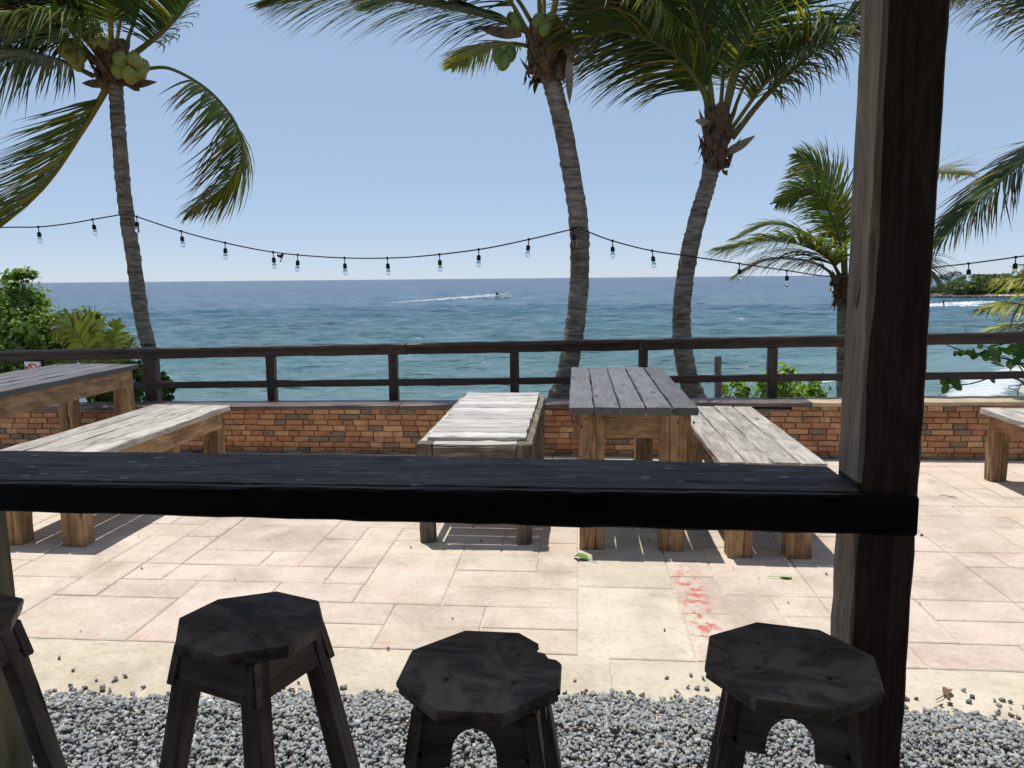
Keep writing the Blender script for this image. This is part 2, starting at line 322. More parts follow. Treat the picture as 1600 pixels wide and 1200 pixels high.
def beam_mesh(L, W, T, seg=8, ch=.004, jit=.0015, split=None):
    """timber along +X, centred in Y and Z, rounded edges, slightly uneven"""
    hw, ht = W/2, T/2; ch = min(ch, hw*.6, ht*.6)
    ring = [(-hw+ch, -ht), (hw-ch, -ht), (hw, -ht+ch), (hw, ht-ch), (hw-ch, ht), (-hw+ch, ht), (-hw, ht-ch), (-hw, -ht+ch)]
    V = []; F = []
    xs = [0, min(.004, L*.05)] + [L*i/seg for i in range(1, seg)] + [L-min(.004, L*.05), L]
    for i, x in enumerate(xs):
        sh = .985 if i in (0, len(xs)-1) else 1
        for (y, z) in ring:
            V.append((x, y*sh+random.gauss(0, jit), z*sh+random.gauss(0, jit)))
    m = len(xs)
    for i in range(m-1):
        for k in range(8):
            F.append((i*8+k, i*8+(k+1) % 8, (i+1)*8+(k+1) % 8, (i+1)*8+k))
    F.append(tuple(reversed(range(8)))); F.append(tuple(range((m-1)*8, m*8)))
    F = [tuple(reversed(f)) for f in F]
    return V, F
def beam(name, p0, p1, W, T, mat, parent=None, up=(0, 0, 1), ch=.004, jit=.0015, seg=8):
    """timber from p0 to p1; W across, T along `up`"""
    p0, p1 = Vector(p0), Vector(p1); d = p1-p0; L = d.length; x = d.normalized(); u = Vector(up); y = u.cross(x).normalized(); z = x.cross(y)
    V, F = beam_mesh(L, W, T, seg, ch, jit)
    o = mk(name, V, F, mat, parent)
    o.matrix_local = Matrix(((x.x, y.x, z.x, p0.x), (x.y, y.y, z.y, p0.y), (x.z, y.z, z.z, p0.z), (0, 0, 0, 1)))
    return o
def tube(pts, rad, sides=6, closed_ends=True):
    pts = [Vector(p) for p in pts]; V = []; F = []
    n = len(pts); ov = (pts[-1]-pts[0]).normalized(); ref = Vector((0, 1, 0)) if abs(ov.z) > .7 else Vector((0, 0, 1))
    for i, p in enumerate(pts):
        t = (pts[min(i+1, n-1)]-pts[max(i-1, 0)]).normalized()
        a = t.cross(ref); a = t.cross(Vector((1, 0, 0))) if a.length < .1 else a
        a.normalize(); b = t.cross(a)
        r = rad[i] if hasattr(rad, '__len__') else rad
        for k in range(sides):
            q = 2*math.pi*k/sides; V.append(p + a*math.cos(q)*r + b*math.sin(q)*r)
    for i in range(n-1):
        for k in range(sides): F.append((i*sides+k, i*sides+(k+1) % sides, (i+1)*sides+(k+1) % sides, (i+1)*sides+k))
    if closed_ends: F.append(tuple(range(sides))); F.append(tuple(reversed(range((n-1)*sides, n*sides))))
    return V, F
def catmull(P, n):
    P = [Vector(p) for p in P]; Q = [P[0]*2-P[1]] + P + [P[-1]*2-P[-2]]; out = []
    m = len(P)-1
    for i in range(n):
        t = i/(n-1)*m; k = min(int(t), m-1); f = t-k; a, b, c, d = Q[k:k+4]
        out.append(.5*((2*b)+(c-a)*f+(2*a-5*b+4*c-d)*f*f+(3*b-a-3*c+d)*f**3))
    return out

# ------------------------------------------------------------------ ground, patio, gravel
E_SH = [g(1560, 622, SEA), g(1574, 608, SEA), g(1592, 597, SEA), g(1650, 576, SEA)]
shore = [(-400, 26), (-60, 24), (-10, 25), (8, 27), (18, 32)] + [(p.x, p.y) for p in E_SH] + [(62, 80), (95, 118), (140, 160), (170, 205), (158, 232)]
HT0 = g(1462, 464.5, SEA); 
shore += [(HT0.x+18, HT0.y-6), (HT0.x, HT0.y), (HT0.x-2, HT0.y+14), (HT0.x+20, HT0.y+45), (400, HT0.y+120)]
SHP = np.array(shore + [(400, -60), (-400, -60)])
def signed(x, y):
    """>0 on land, metres from the shoreline"""
    n = len(SHP); d = np.full(x.shape, 1e9); ins = np.zeros(x.shape, bool)
    for i in range(n):
        a, b = SHP[i], SHP[(i+1) % n]; ab = b-a
        t = np.clip(((x-a[0])*ab[0]+(y-a[1])*ab[1])/(ab@ab), 0, 1)
        if i < len(shore)-1: d = np.minimum(d, np.hypot(x-a[0]-t*ab[0], y-a[1]-t*ab[1]))
        c = (a[1] > y) != (b[1] > y)
        ins ^= c & (x < (b[0]-a[0])*(y-a[1])/((b[1]-a[1]) if b[1] != a[1] else 1e-9)+a[0])
    return np.where(ins, d, -d)
def fold(*parts): return np.concatenate(parts)
gx = fold(np.linspace(-300, -40, 14), np.linspace(-36, 60, 97), np.linspace(64, 330, 68)); gy = fold(np.linspace(-40, 5, 16), np.linspace(6.4, 70, 107), np.linspace(73, 420, 90))
X, Y = np.meshgrid(gx, gy); sd = signed(X, Y)
Z = SEA + np.where(sd > 0, np.minimum(sd*.07, .7)+np.clip(sd-9, 0, 40)*.10, np.maximum(sd*.06, -3))
Z += np.where(sd > 0, 1, 0)*(.12*np.sin(X*.7+Y*.3)+.1*np.sin(Y*.9-X*.4))*np.clip(sd/6, 0, 1)
near = np.clip(1-(np.maximum(Y-6.4, 0))/11, 0, 1)**1.3
Z = Z*(1-near)+(-.16)*near
far_ = np.clip((np.hypot(X-HT0.x-60, Y-HT0.y-10)-0)/1, 0, 1)
nx_, ny_ = len(gx), len(gy)
idx = np.arange(nx_*ny_).reshape(ny_, nx_)
Fq = np.stack([idx[:-1, :-1], idx[:-1, 1:], idx[1:, 1:], idx[1:, :-1]], -1).reshape(-1, 4)
def groundmat():
    m, n, b, o = M('coast_ground'); ge = n.nodes.new('ShaderNodeNewGeometry'); P = ge.outputs['Position']
    sp = n.nodes.new('ShaderNodeSeparateXYZ'); n.links.new(P, sp.inputs[0])
    ad = N(n, 'ShaderNodeMath', operation='MULTIPLY_ADD'); n.links.new(noise(n, P, .35, 5, .6), ad.inputs[0]); ad.inputs[1].default_value = .7; n.links.new(sp.outputs[2], ad.inputs[2])
    mr = N(n, 'ShaderNodeMapRange'); n.links.new(ad.outputs[0], mr.inputs[0]); mr.inputs[1].default_value = -5.6; mr.inputs[2].default_value = -3.6
    c = ramp(n, mr.outputs[0], [(0, (.27, .24, .20)), (.2, (.42, .38, .32)), (.45, (.50, .45, .37)), (.7, (.36, .30, .2)), (1, (.10, .11, .045))]).outputs[0]
    n.links.new(c, b.inputs['Base Color']); setin(b, 'Roughness', .9); setin(b, 'Specular IOR Level', .1); bump(n, b, noise(n, P, 3, 6, .6), .4, .05); return m
MT['coast'] = groundmat()
land = big('ground', np.stack([X, Y, Z], -1).reshape(-1, 3), Fq, 'coast', smooth=True); tag(land, kind='structure')
# gravel bed below the stones
bed = mk('gravel_bed', [(-9, -4, -.035), (9, -4, -.035), (9, 2.47, -.035), (-9, 2.47, -.035)], [(0, 1, 2, 3)], 'rock'); tag(bed, kind='structure')

patio = mk('patio', [(-9, 2.29, -.006), (9, 2.29, -.006), (9, 6.06, -.006), (-9, 6.06, -.006), (-9, 2.29, -.1), (9, 2.29, -.1)], [(0, 1, 2, 3), (4, 5, 1, 0)], 'joint'); tag(patio, kind='structure')
def slab(x0, x1, y0, y1, pink, j=.0022):
    x0 += j; x1 -= j; y0 += j; y1 -= j; c = .006; z = random.uniform(-.0012, .0012)
    cx, cy = (x0+x1)/2, (y0+y1)/2; hx, hy = (x1-x0)/2, (y1-y0)/2
    J = lambda: random.uniform(-.0028, .0018)
    co = [(-hx+J(), -hy+J()), (hx+J(), -hy+J()), (hx+J(), hy+J()), (-hx+J(), hy+J())]
    V = [(a, b, -.02) for a, b in co]+[(a, b, z-.003) for a, b in co]+[(a-math.copysign(c, a), b-math.copysign(c, b), z) for a, b in co]
    F = [(8, 9, 10, 11)]
    for k in range(4):
        l = (k+1) % 4; F += [(k, l, 4+l, 4+k), (4+k, 4+l, 8+l, 8+k)]
    o = mk('paving_stone', V, F, 'stone', patio); o.location = (cx, cy, 0); o.color = (pink, pink, pink, 1); return o
def ashlar(x0, x1, y0, y1, u, pink):
    nx, ny = round((x1-x0)/u), round((y1-y0)/u); ux, uy = (x1-x0)/nx, (y1-y0)/ny; occ = np.zeros((nx, ny), bool)
    for j in range(ny):
        for i in range(nx):
            if occ[i, j]: continue
            opts = [(2, 1), (3, 2), (2, 2), (1, 2), (3, 1), (2, 1), (2, 3), (1, 1)]; random.shuffle(opts)
            for (a, b) in opts + [(1, 1)]:
                if i+a <= nx and j+b <= ny and not occ[i:i+a, j:j+b].any():
                    occ[i:i+a, j:j+b] = True; slab(x0+i*ux, x0+(i+a)*ux, y0+j*uy, y0+(j+b)*uy, pink); break
random.seed(21)
ashlar(-5.0, .01, 2.765, 6.05, .2, 1.0); ashlar(.45, 4.4, 2.745, 6.05, .21, 1.0)
ys = [2.745, 3.42, 4.1, 4.75, 5.4, 6.05]
for a, b in zip(ys[:-1], ys[1:]): slab(.01, .45, a, b, .1)
xs = [-5, -4.0, -3.1, -2.25, -1.35, -.62, .13, .95, 1.75, 2.7, 3.6, 4.4]
for a, b in zip(xs[:-1], xs[1:]): slab(a, b, 2.29, 2.755 if b < .5 else 2.74, 0)
slab(-9, -5, 2.29, 6.05, .5); slab(4.4, 9, 2.29, 6.05, .5)
# gravel: every chip is a small faceted stone
phi = (1+5**.5)/2
ICO_V = np.array([(-1, phi, 0), (1, phi, 0), (-1, -phi, 0), (1, -phi, 0), (0, -1, phi), (0, 1, phi), (0, -1, -phi), (0, 1, -phi), (phi, 0, -1), (phi, 0, 1), (-phi, 0, -1), (-phi, 0, 1)], float)/math.hypot(1, phi)
ICO_F = np.array([(0, 11, 5), (0, 5, 1), (0, 1, 7), (0, 7, 10), (0, 10, 11), (1, 5, 9), (5, 11, 4), (11, 10, 2), (10, 7, 6), (7, 1, 8), (3, 9, 4), (3, 4, 2), (3, 2, 6), (3, 6, 8), (3, 8, 9), (4, 9, 5), (2, 4, 11), (6, 2, 10), (8, 6, 7), (9, 8, 1)])
CUB_V = np.array([(-1, -1, -1), (1, -1, -1), (1, 1, -1), (-1, 1, -1), (-1, -1, 1), (1, -1, 1), (1, 1, 1), (-1, 1, 1)], float)*.72
CUB_F = np.array([(0, 2, 1), (0, 3, 2), (4, 5, 6), (4, 6, 7), (0, 1, 5), (0, 5, 4), (1, 2, 6), (1, 6, 5), (2, 3, 7), (2, 7, 6), (3, 0, 4), (3, 4, 7)])
def stones(name, P, size, mat, palette, flat_=.6, chip=False):
    n = len(P); S = size[:, None]*np.stack([rng.uniform(.8, 1.5, n), rng.uniform(.65, 1.1, n), rng.uniform(flat_*.6, flat_*1.2, n)], -1)
    BV, BF = (CUB_V, CUB_F) if chip else (ICO_V, ICO_F); m = len(BV)
    V = ((BV[None]+rng.uniform(-.45, .45, (n, m, 3))) if chip else BV[None]*rng.uniform(.6, 1.25, (n, m, 1)))*S[:, None, :]
    q = rng.normal(size=(n, 4)); q[:, 1:3] *= .45; q /= np.linalg.norm(q, axis=1)[:, None]; w_, x, y, z = q.T
    R = np.stack([np.stack([1-2*(y*y+z*z), 2*(x*y-z*w_), 2*(x*z+y*w_)], -1), np.stack([2*(x*y+z*w_), 1-2*(x*x+z*z), 2*(y*z-x*w_)], -1), np.stack([2*(x*z-y*w_), 2*(y*z+x*w_), 1-2*(x*x+y*y)], -1)], 1)
    V = np.einsum('nij,nkj->nki', R, V)+P[:, None, :]
    F = (BF[None]+(np.arange(n)*m)[:, None, None]).reshape(-1, 3)
    pal = np.array(palette)*(1.22 if mat == 'gravel' else 1); c = pal[rng.integers(0, len(pal), n)]*rng.uniform(.82, 1.18, (n, 1))
    return big(name, V.reshape(-1, 3), F, mat, cols=np.repeat(c, m, 0))
GP = [(.25, .27, .28), (.29, .305, .315), (.21, .23, .24), (.33, .345, .35), (.27, .285, .29), (.38, .39, .395), (.31, .30, .27), (.24, .255, .265)]
n1 = 48000; px = rng.uniform(-2.6, 2.4, n1); py = rng.uniform(1.75, 2.56, n1)
edge = np.interp(px, [-2.6, -1.85, -.66, .43, 1.41, 2.4], [2.31, 2.335, 2.425, 2.465, 2.405, 2.38])+.012*np.sin(px*6.1+1)+.012*np.sin(px*17)+rng.normal(0, .012, n1)
keep = py < edge; px, py = px[keep], py[keep]; e_ = np.clip((edge[keep]-py)/.12, 0, 1)
Pg = np.stack([px, py, np.where(py > 2.275, rng.uniform(.003, .009, len(px)), -.012+.020*rng.uniform(0, 1, len(px)))], -1)
n2 = 16000; Pg2 = np.stack([rng.uniform(-5, 5, n2), rng.uniform(-2.5, 1.78, n2), rng.uniform(-.02, .004, n2)], -1)
n3 = 9000; sx = rng.choice([-1, 1], n3); Pg3 = np.stack([np.where(sx < 0, rng.uniform(-5, -2.55, n3), rng.uniform(2.35, 5, n3)), rng.uniform(1.7, 2.33, n3), rng.uniform(-.02, .004, n3)], -1)
PA = np.concatenate([Pg, Pg2, Pg3]); SZ = np.concatenate([rng.uniform(.0042, .0098, len(Pg))*np.where(rng.random(len(Pg)) < .03, 1.6, 1), rng.uniform(.009, .016, n2), rng.uniform(.008, .013, n3)])
gv = stones('gravel', PA, SZ, 'gravel', GP, .62, True); tag(gv, 'grey crushed stone gravel under the stools', 'gravel', kind='stuff')
n4 = 190; lx = rng.uniform(-2.2, 2.0, n4); ly = np.interp(lx, [-1.85, -.66, .43, 1.41, 2.4], [2.34, 2.43, 2.47, 2.41, 2.38])+np.abs(rng.normal(0, .075, n4)); n5 = 45
lx = np.concatenate([lx, rng.uniform(-2.8, 3, n5)]); ly = np.concatenate([ly, rng.uniform(2.7, 5.2, n5)])
lp = stones('loose_gravel', np.stack([lx, ly, np.full(len(lx), .005)], -1), np.concatenate([rng.uniform(.006, .011, n4), rng.uniform(.004, .008, n5)]), 'gravel', [(.19, .2, .2), (.24, .245, .24), (.12, .11, .10)], .6, True)
tag(lp, 'loose stone chips scattered over the pale patio', 'gravel', kind='stuff')

# ------------------------------------------------------------------ brick wall
wall = empty('brick_wall', (0, 6.05, 0)); tag(wall, 'low red brick garden wall with dark timber cap along the patio edge', 'wall')
core = beam('mortar_core', (-6.2, .125, .18), (5.2, .125, .185), .21, .40, MT['joint'] if False else 'joint', wall, jit=0)
def capz(x): return .425+.0105*x
random.seed(5)
PALB = [(0.460, 0.220, 0.112), (0.517, 0.273, 0.140), (0.564, 0.331, 0.174), (0.414, 0.191, 0.106), (0.483, 0.244, 0.129), (0.598, 0.371, 0.202), (0.448, 0.220, 0.118), (0.253, 0.191, 0.129), (0.529, 0.290, 0.151), (0.494, 0.255, 0.134)]
rowh = .0465; bricks = []; r = 0
while r < 9:
    x = -6.2 - random.uniform(0, .1)
    while x < 5.2:
        L = random.choice([.085, .105, .12, .13, .14, .165]); z0 = .006+r*rowh
        if z0+rowh*.6 < capz(x)-.035: bricks.append((x, L, z0, min(rowh, capz(x)-.03-z0), random.choice(PALB)))
        x += L
    r += 1
def vis(b):
    x, L, z0, h, c = b; cx = x+L/2
    v = Vector((cx, 6.05, z0+h/2))-EYEV; d = v.dot(FWD); ux, uy = 800+FPX*v.dot(RIGHT)/d, 600-FPX*v.dot(UP)/d
    if ux < -10 or ux > 1610: return 0
    if uy > 702+ux*.019+2 and ux < 1310: return 0
    for (a, b_, c_, e) in ((0, 30, 600, 720), (70, 100, 600, 720), (200, 330, 640, 720), (650, 838, 600, 720), (890, 920, 600, 720), (1002, 1095, 600, 720), (1320, 1440, 0, 900), (1540, 1610, 640, 720)):
        if a < ux < b_ and c_ < uy < e: return 0
    if 100 <= ux < 330 and uy > 690-.2*ux: return 0
    if 1095 < ux < 1310 and uy > 634+(ux-1150)*.75: return 0
    return 1
def brick_geo(x, L, z0, h, off):
    j = .0035; c = .004; d = random.uniform(-.004, .004)
    q = lambda: random.uniform(-.0025, .0025)
    x0, x1, a, b = x+j, x+L-j, z0+j*.7, z0+h-j*.7
    co = [(x0+q(), a+q()), (x1+q(), a+q()), (x1+q(), b+q()), (x0+q(), b+q())]; m = ((x0+x1)/2, (a+b)/2)
    V = [(p, .03, s) for p, s in co]+[(p, d+c*.6, s) for p, s in co]+[(p-math.copysign(c, p-m[0]), d-.002, s-math.copysign(c, s-m[1])) for p, s in co]
    F = [(8, 9, 10, 11)]
    for k in range(4): l = (k+1) % 4; F += [(k, l, 4+l, 4+k), (4+k, 4+l, 8+l, 8+k)]
    return V, F
vb = [b for b in bricks if vis(b)]; vb = sorted(vb, key=lambda b: -b[1]*b[3])[:300]; vset = set(id(b) for b in vb)
RV, RF, RC = [], [], []
for b in bricks:
    V, F = brick_geo(*b[:4], 0)
    if id(b) in vset: mk('brick', V, F, 'brick', wall, cols=[(*b[4], 1)]*12)
    else:
        k = len(RV); RV += V; RF += [tuple(i+k for i in f) for f in F]; RC += [(*b[4], 1)]*12
ro = mk('brickwork', RV, RF, 'brick', wall, cols=RC); ro['kind'] = 'stuff'
random.seed(9)
cx_ = [-6.2, -4.9, -4.02, -1.43, .80, 1.82, 4.1, 5.2]
for i, (a, b) in enumerate(zip(cx_[:-1], cx_[1:])):
    beam('cap_board', (a+.003, .125+random.uniform(-.006, .006), capz(a)-.016+random.uniform(-.003, .003)), (b-.003, .125+random.uniform(-.006, .006), capz(b)-.016), .27, .034, 'newcap' if i in (5, 6) else 'cap', wall, ch=.006, seg=14)
beam('base_course', (-6.2, -.004, .008), (5.2, -.004, .008), .02, .022, 'dirty', wall, jit=.003, seg=60)

# ------------------------------------------------------------------ railing
rail = empty('wooden_railing', (0, 6.36, 0)); tag(rail, 'dark brown timber railing standing behind the brick wall', 'railing')
def rz(x): return .885+.0165*x
def lz(x): return .602+.014*x
tj = [-6.5, -3.9, -1.42, .52, 2.6, 5.4]
for a, b in zip(tj[:-1], tj[1:]):
    beam('top_rail', (a+.002, 0, rz(a)-.036), (b-.002, 0, rz(b)-.036), .045, .066, 'rail', rail, seg=16, jit=.002)
    beam('rail_cap', (a+.002, -.012, rz(a)+.010), (b-.002, -.012, rz(b)+.010), .115, .026, 'rail', rail, seg=16, jit=.0025)
    beam('lower_rail', (a+.002, -.004, lz(a)-.028), (b-.002, -.004, lz(b)-.028), .038, .056, 'rail', rail, seg=16, jit=.002)
for x in (-5.80, -4.74, -3.70, -2.62, -1.55, -.52, .545, 1.585, 2.64, 3.69, 4.74):
    wd = .115 if abs(x+3.70) < .01 else .072
    beam('post', (x, .012, -.25), (x, .012, rz(x)-.07), wd, .075, 'rail', rail, up=(0, 1, 0), seg=6)
# small sign on the railing post
sg = empty('warning_sign', (-4.74, 6.30, .645)); tag(sg, 'small white prohibition sign with a red ring on the railing post', 'sign')
mk('sign_plate', [(-.075, 0, -.09), (.075, 0, -.09), (.075, 0, .09), (-.075, 0, .09), (-.075, .006, -.09), (.075, .006, -.09), (.075, .006, .09), (-.075, .006, .09)], [(0, 1, 2, 3), (5, 4, 7, 6), (0, 4, 5, 1), (3, 2, 6, 7), (0, 3, 7, 4), (1, 5, 6, 2)], 'hull', sg)
MT['signred'] = flat('sign_red', (.45, .06, .05), .5); MT['signblack'] = flat('sign_black', (.02, .02, .02), .5)
def ring(r0, r1, y, n=28):
    V = []; F = []
    for k in range(n):
        a = 2*math.pi*k/n
        for r_ in (r0, r1): V.append((r_*math.cos(a)-.004, y, r_*math.sin(a)+.032))
    for k in range(n): l = (k+1) % n; F.append((2*k, 2*k+1, 2*l+1, 2*l))
    return V, F
mk('red_ring', *ring(.033, .045, -.003), 'signred', sg)
mk('red_slash', [(-.034, -.004, .058), (-.026, -.004, .066), (.026, -.004, .006), (.018, -.004, -.002)], [(0, 1, 2, 3)], 'signred', sg)
for (a, b, c, d) in ((-.070, .035, .014, .045), (.052, .030, .016, .05), (-.016, .016, .022, .028)):
    mk('pictogram', [(a, -.002, b-d/2), (a+c, -.002, b-d/2), (a+c, -.002, b+d/2), (a+c*.4, -.002, b+d*.3), (a, -.002, b+d/2)], [(0, 1, 2, 3, 4)], 'signblack', sg)
beam('sign_edge', (.078, .004, -.09), (.078, .004, .09), .008, .012, 'signblack', sg, up=(0, 1, 0), seg=2, jit=0)

# ------------------------------------------------------------------ furniture
def dleg(par, x, y, h, wx, wy, mats, side, mat2=None):
    """leg of two boards nailed together; `side` = which way the thin board sits"""
    l = beam('leg', (x-side*wx*.17, y, 0), (x-side*wx*.17, y, h), wx*.62, wy, mats, par, up=(0, 1, 0), seg=5, ch=.003)
    b2 = beam('leg_board', (0, 0, 0), (h-.002, 0, 0), .1, .1, mat2 or mats, None); bpy.data.objects.remove(b2)
    V, F = beam_mesh(h-.004, wx*.36, wy*1.0, 5, .003)
    o = mk('leg_board', V, F, mat2 or mats, l)
    # local frame of the leg: X up, Y across
    yl = l.matrix_local.to_3x3() @ Vector((0, 1, 0)); sgn = 1 if yl.x > 0 else -1
    o.location = (.001, sgn*side*(wx*.5), .004)
    return l
def table(name, x0, x1, y0, y1, h, planks, label, cat, topmat, legmat, apron=.12, legw=.115, legd=.09, group=None, thick=.038, rot=0, apmat=None, over=.012, legmat2=None):
    cx, cy = (x0+x1)/2, (y0+y1)/2; t = empty(name, (cx, cy, 0), rot); tag(t, label, cat, group)
    hx, hy = (x1-x0)/2, (y1-y0)/2; pw = 2*hx/planks; ht = h-thick
    for i in range(planks):
        xx = -hx+pw*(i+.5)+random.uniform(-.002, .002)
        beam('plank', (xx, -hy+random.uniform(-.004, .006), h-thick/2+random.uniform(-.0015, .0015)), (xx+random.uniform(-.002, .002), hy+random.uniform(-.01, .01), h-thick/2+random.uniform(-.0015, .0015)), pw-.008, thick, topmat, t, seg=12)
    for sx in (-1, 1):
        for sy in (-1, 1):
            dleg(t, sx*(hx-over-legw/2), sy*(hy-over-legd/2), ht-.001, legw, legd, legmat, sx if sy < 0 else sx, legmat2)
    a2 = hx-over-legw+.004
    for sy in (-1, 1): beam('apron', (-a2, sy*(hy-over-.045), ht-apron/2-.002), (a2, sy*(hy-over-.045), ht-apron/2-.002), .035, apron, apmat or legmat, t, seg=6)
    b2 = hy-over-legd+.004
    for sx in (-1, 1): beam('side_rail', (sx*(hx-over-.03), -b2, ht-apron/2-.002), (sx*(hx-over-.03), b2, ht-apron/2-.002), .035, apron, apmat or legmat, t, seg=10)
    return t
random.seed(3)
ct = table('picnic_table', -.042, .618, 3.89, 5.67, .762, 5, 'slate grey topped plank table between the two pale benches', 'table', 'slate', 'pine', .125, .13, .09, legmat2='pine')
for (xx, zz) in ((-.30, .68), (-.225, .70), (.215, .69), (.30, .68), (-.245, .62), (.245, .615)):
    pass
def screw(par, loc, r=.006, axis='y'):
    V = []; n = 8
    for k in range(n): a = 2*math.pi*k/n; V.append((r*math.cos(a), 0, r*math.sin(a)))
    V += [(p[0]*.8, -.003, p[2]*.8) for p in V[:n]]
    F = [tuple(range(n, 2*n))]+[(k, (k+1) % n, n+(k+1) % n, n+k) for k in range(n)]
    o = mk('screw', V, F, 'screw', par); o.location = loc; return o
for (xx, zz) in ((-.305, .685), (-.235, .70), (-.262, .66), (.225, .685), (.305, .685)): screw(ct, (xx, -.884, zz), .006)
lt = table('picnic_table', -4.20, -3.50, 4.05, 5.86, .765, 5, 'slate grey topped plank table by the green shrubs', 'table', 'slate', 'pine', .13, .12, .10, legmat2='pine')
rb = table('plank_bench', .71, 1.24, 3.815, 5.52, .50, 4, 'pale weathered plank bench with four wide planks beside the table and post', 'bench', 'grey', 'pine', .10, .125, .10, legmat2='pine')
lb = table('plank_bench', -3.185, -2.585, 3.775, 5.47, .50, 4, 'pale weathered plank bench in front of the shrub side table', 'bench', 'grey', 'pine', .11, .125, .10, legmat2='pine', rot=-.012)
fb = table('plank_bench', 2.785, 3.385, 3.75, 5.50, .50, 4, 'weathered bench with reddish rail standing beyond the thick timber post', 'bench', 'grey', 'pine', .09, .11, .09, apmat='pine_red', legmat2='pine')
# the slatted bench of weathered frame and bleached cross slats
sb = empty('slatted_bench', (-.545, 4.83, 0)); tag(sb, 'bench with bleached white cross slats on a mouldy dark frame', 'bench')
for sx in (-1, 1):
    for sy in (-1, 1):
        beam('leg', (sx*.262, sy*.825, 0), (sx*.268, sy*.825, .548), .082, .085, 'dirty', sb, up=(0, 1, 0), ch=.010, jit=.003, seg=7)
    beam('side_rail', (sx*.291, -.78, .515), (sx*.291, .78, .515), .036, .06, 'dirty' if sx > 0 else 'grey', sb, seg=12, jit=.002)
for sy in (-1, 1): beam('end_rail', (-.222, sy*.842, .497), (.226, sy*.842, .497), .04, .07, 'dirty', sb, seg=6, jit=.003)
beam('end_board', (-.222, -.815, .540), (.226, -.815, .540), .075, .014, 'white', sb, seg=6)
ns = 12
for i in range(ns):
    yy = -.77+(i+.5)*(1.63/ns); beam('slat', (-.268+random.uniform(-.004, .004), yy, .557+random.uniform(-.002, .002)), (.268+random.uniform(-.004, .004), yy, .557+random.uniform(-.002, .002)), 1.63/ns-.006, .022, 'white', sb, seg=8, jit=.0012)

# ------------------------------------------------------------------ counter, posts, roof
bc = empty('bar_counter', (0, 0, 0)); tag(bc, 'black painted bar counter plank with scuffed top in front of the stools', 'counter')
CX0 = -1.455; V, F = beam_mesh(2.0, .28, .060, 30, .010, .0005); V2 = []
for (x, y, z) in V:      # the back edge is sawn slightly askew
    far = float(np.interp(x+CX0, [-1.45, -.62, .145, .557], [.288, .287, .260, .214]))+.002*math.sin(x*9)
    fy = (y+.14)/.28; V2.append((x, -.14+.006+fy*(far-.006), z))
tb = mk('counter_top', V2, F, 'black', bc); tb.location = (CX0, 1.475+.14, .977)
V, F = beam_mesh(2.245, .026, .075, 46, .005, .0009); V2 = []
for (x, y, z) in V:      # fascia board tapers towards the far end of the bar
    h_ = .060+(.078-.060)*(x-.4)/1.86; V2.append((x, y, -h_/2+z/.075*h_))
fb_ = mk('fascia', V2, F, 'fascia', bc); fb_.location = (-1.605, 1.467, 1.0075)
beam('counter_leg', (-1.426, 1.634, -.02), (-1.426, 1.634, .945), .112, .106, 'leg_olive', bc, up=(0, 1, 0))
def post(name, x0, x1, y0, y1, z0, z1, label):
    t = empty(name, ((x0+x1)/2, (y0+y1)/2, 0)); tag(t, label, 'post')
    hx, hy = (x1-x0)/2, (y1-y0)/2; n = 60; V = []; F = []
    for i in range(n+1):
        z = z0+(z1-z0)*i/n
        wane = .006+.003*math.sin(z*5.1)+.002*math.sin(z*13+1)+random.uniform(0, .003)   # ragged arris on the visible corner
        wane = max(.003, wane)
        c = .004
        for (a, b) in ((-hx+wane, -hy), (hx-c, -hy), (hx, -hy+c), (hx, hy-c), (hx-c, hy), (-hx+c, hy), (-hx, hy-c), (-hx, -hy+wane*1.3)):
            V.append((z-z0, a+random.gauss(0, .0007), b+random.gauss(0, .0007)))
    for i in range(n):
        for k in range(8): F.append((i*8+k, i*8+(k+1) % 8, (i+1)*8+(k+1) % 8, (i+1)*8+k))
    F.append(tuple(reversed(range(8)))); F.append(tuple(range(n*8, n*8+8)))
    o = mk('timber', V, F, 'post', t)
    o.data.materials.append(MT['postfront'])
    o.data.materials.append(MT['fascia'])
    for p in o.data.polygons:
        if abs(p.normal.z+1) < .25: p.material_index = 1  # front face takes a darker brown than the other faces
        elif p.normal.y < -.7 and .99 < p.center.x+z0 < 1.04: p.material_index = 2
    o.matrix_local = Matrix(((0, 1, 0, 0), (0, 0, 1, 0), (1, 0, 0, z0), (0, 0, 0, 1)))
    return t
random.seed(11)
tp = post('timber_post', .545, .657, 1.497, 1.619, -.05, 2.74, 'thick square timber post standing at the end of the black counter')
# knot on the lit face
kv = []; kf = []
for j, (rr_, dx) in enumerate(((1, .001), (.85, -.0018), (.6, -.0006), (.3, -.0012))):
    for k in range(16):
        a = 2*math.pi*k/16; kv.append((dx, .011*rr_*math.cos(a)*(1+.15*math.sin(3*a)), .036*rr_*math.sin(a)))
for j in range(3):
    for k in range(16): kf.append((j*16+k, j*16+(k+1) % 16, (j+1)*16+(k+1) % 16, (j+1)*16+k))
kf.append(tuple(range(48, 64)))
kn = mk('knot', kv, kf, 'dirty', tp); kn.location = (-.0555, .0, 1.385)
# paint lapped up from the counter on the lit face
roof = beam('roof', (-6, -.95, 2.80), (6, -.95, 2.80), 6.2, .1, 'roofwood', None, jit=0); tag(roof, kind='structure')
bw = beam('bar_wall', (-6, -3.9, 1.35), (6, -3.9, 1.35), .1, 2.8, 'backwall', None, jit=0); tag(bw, kind='structure')
beam('header_beam', (-6.0, 1.558, 2.70), (6.0, 1.558, 2.70), .09, .1, 'roofwood', roof).matrix_parent_inverse = roof.matrix_local.inverted()

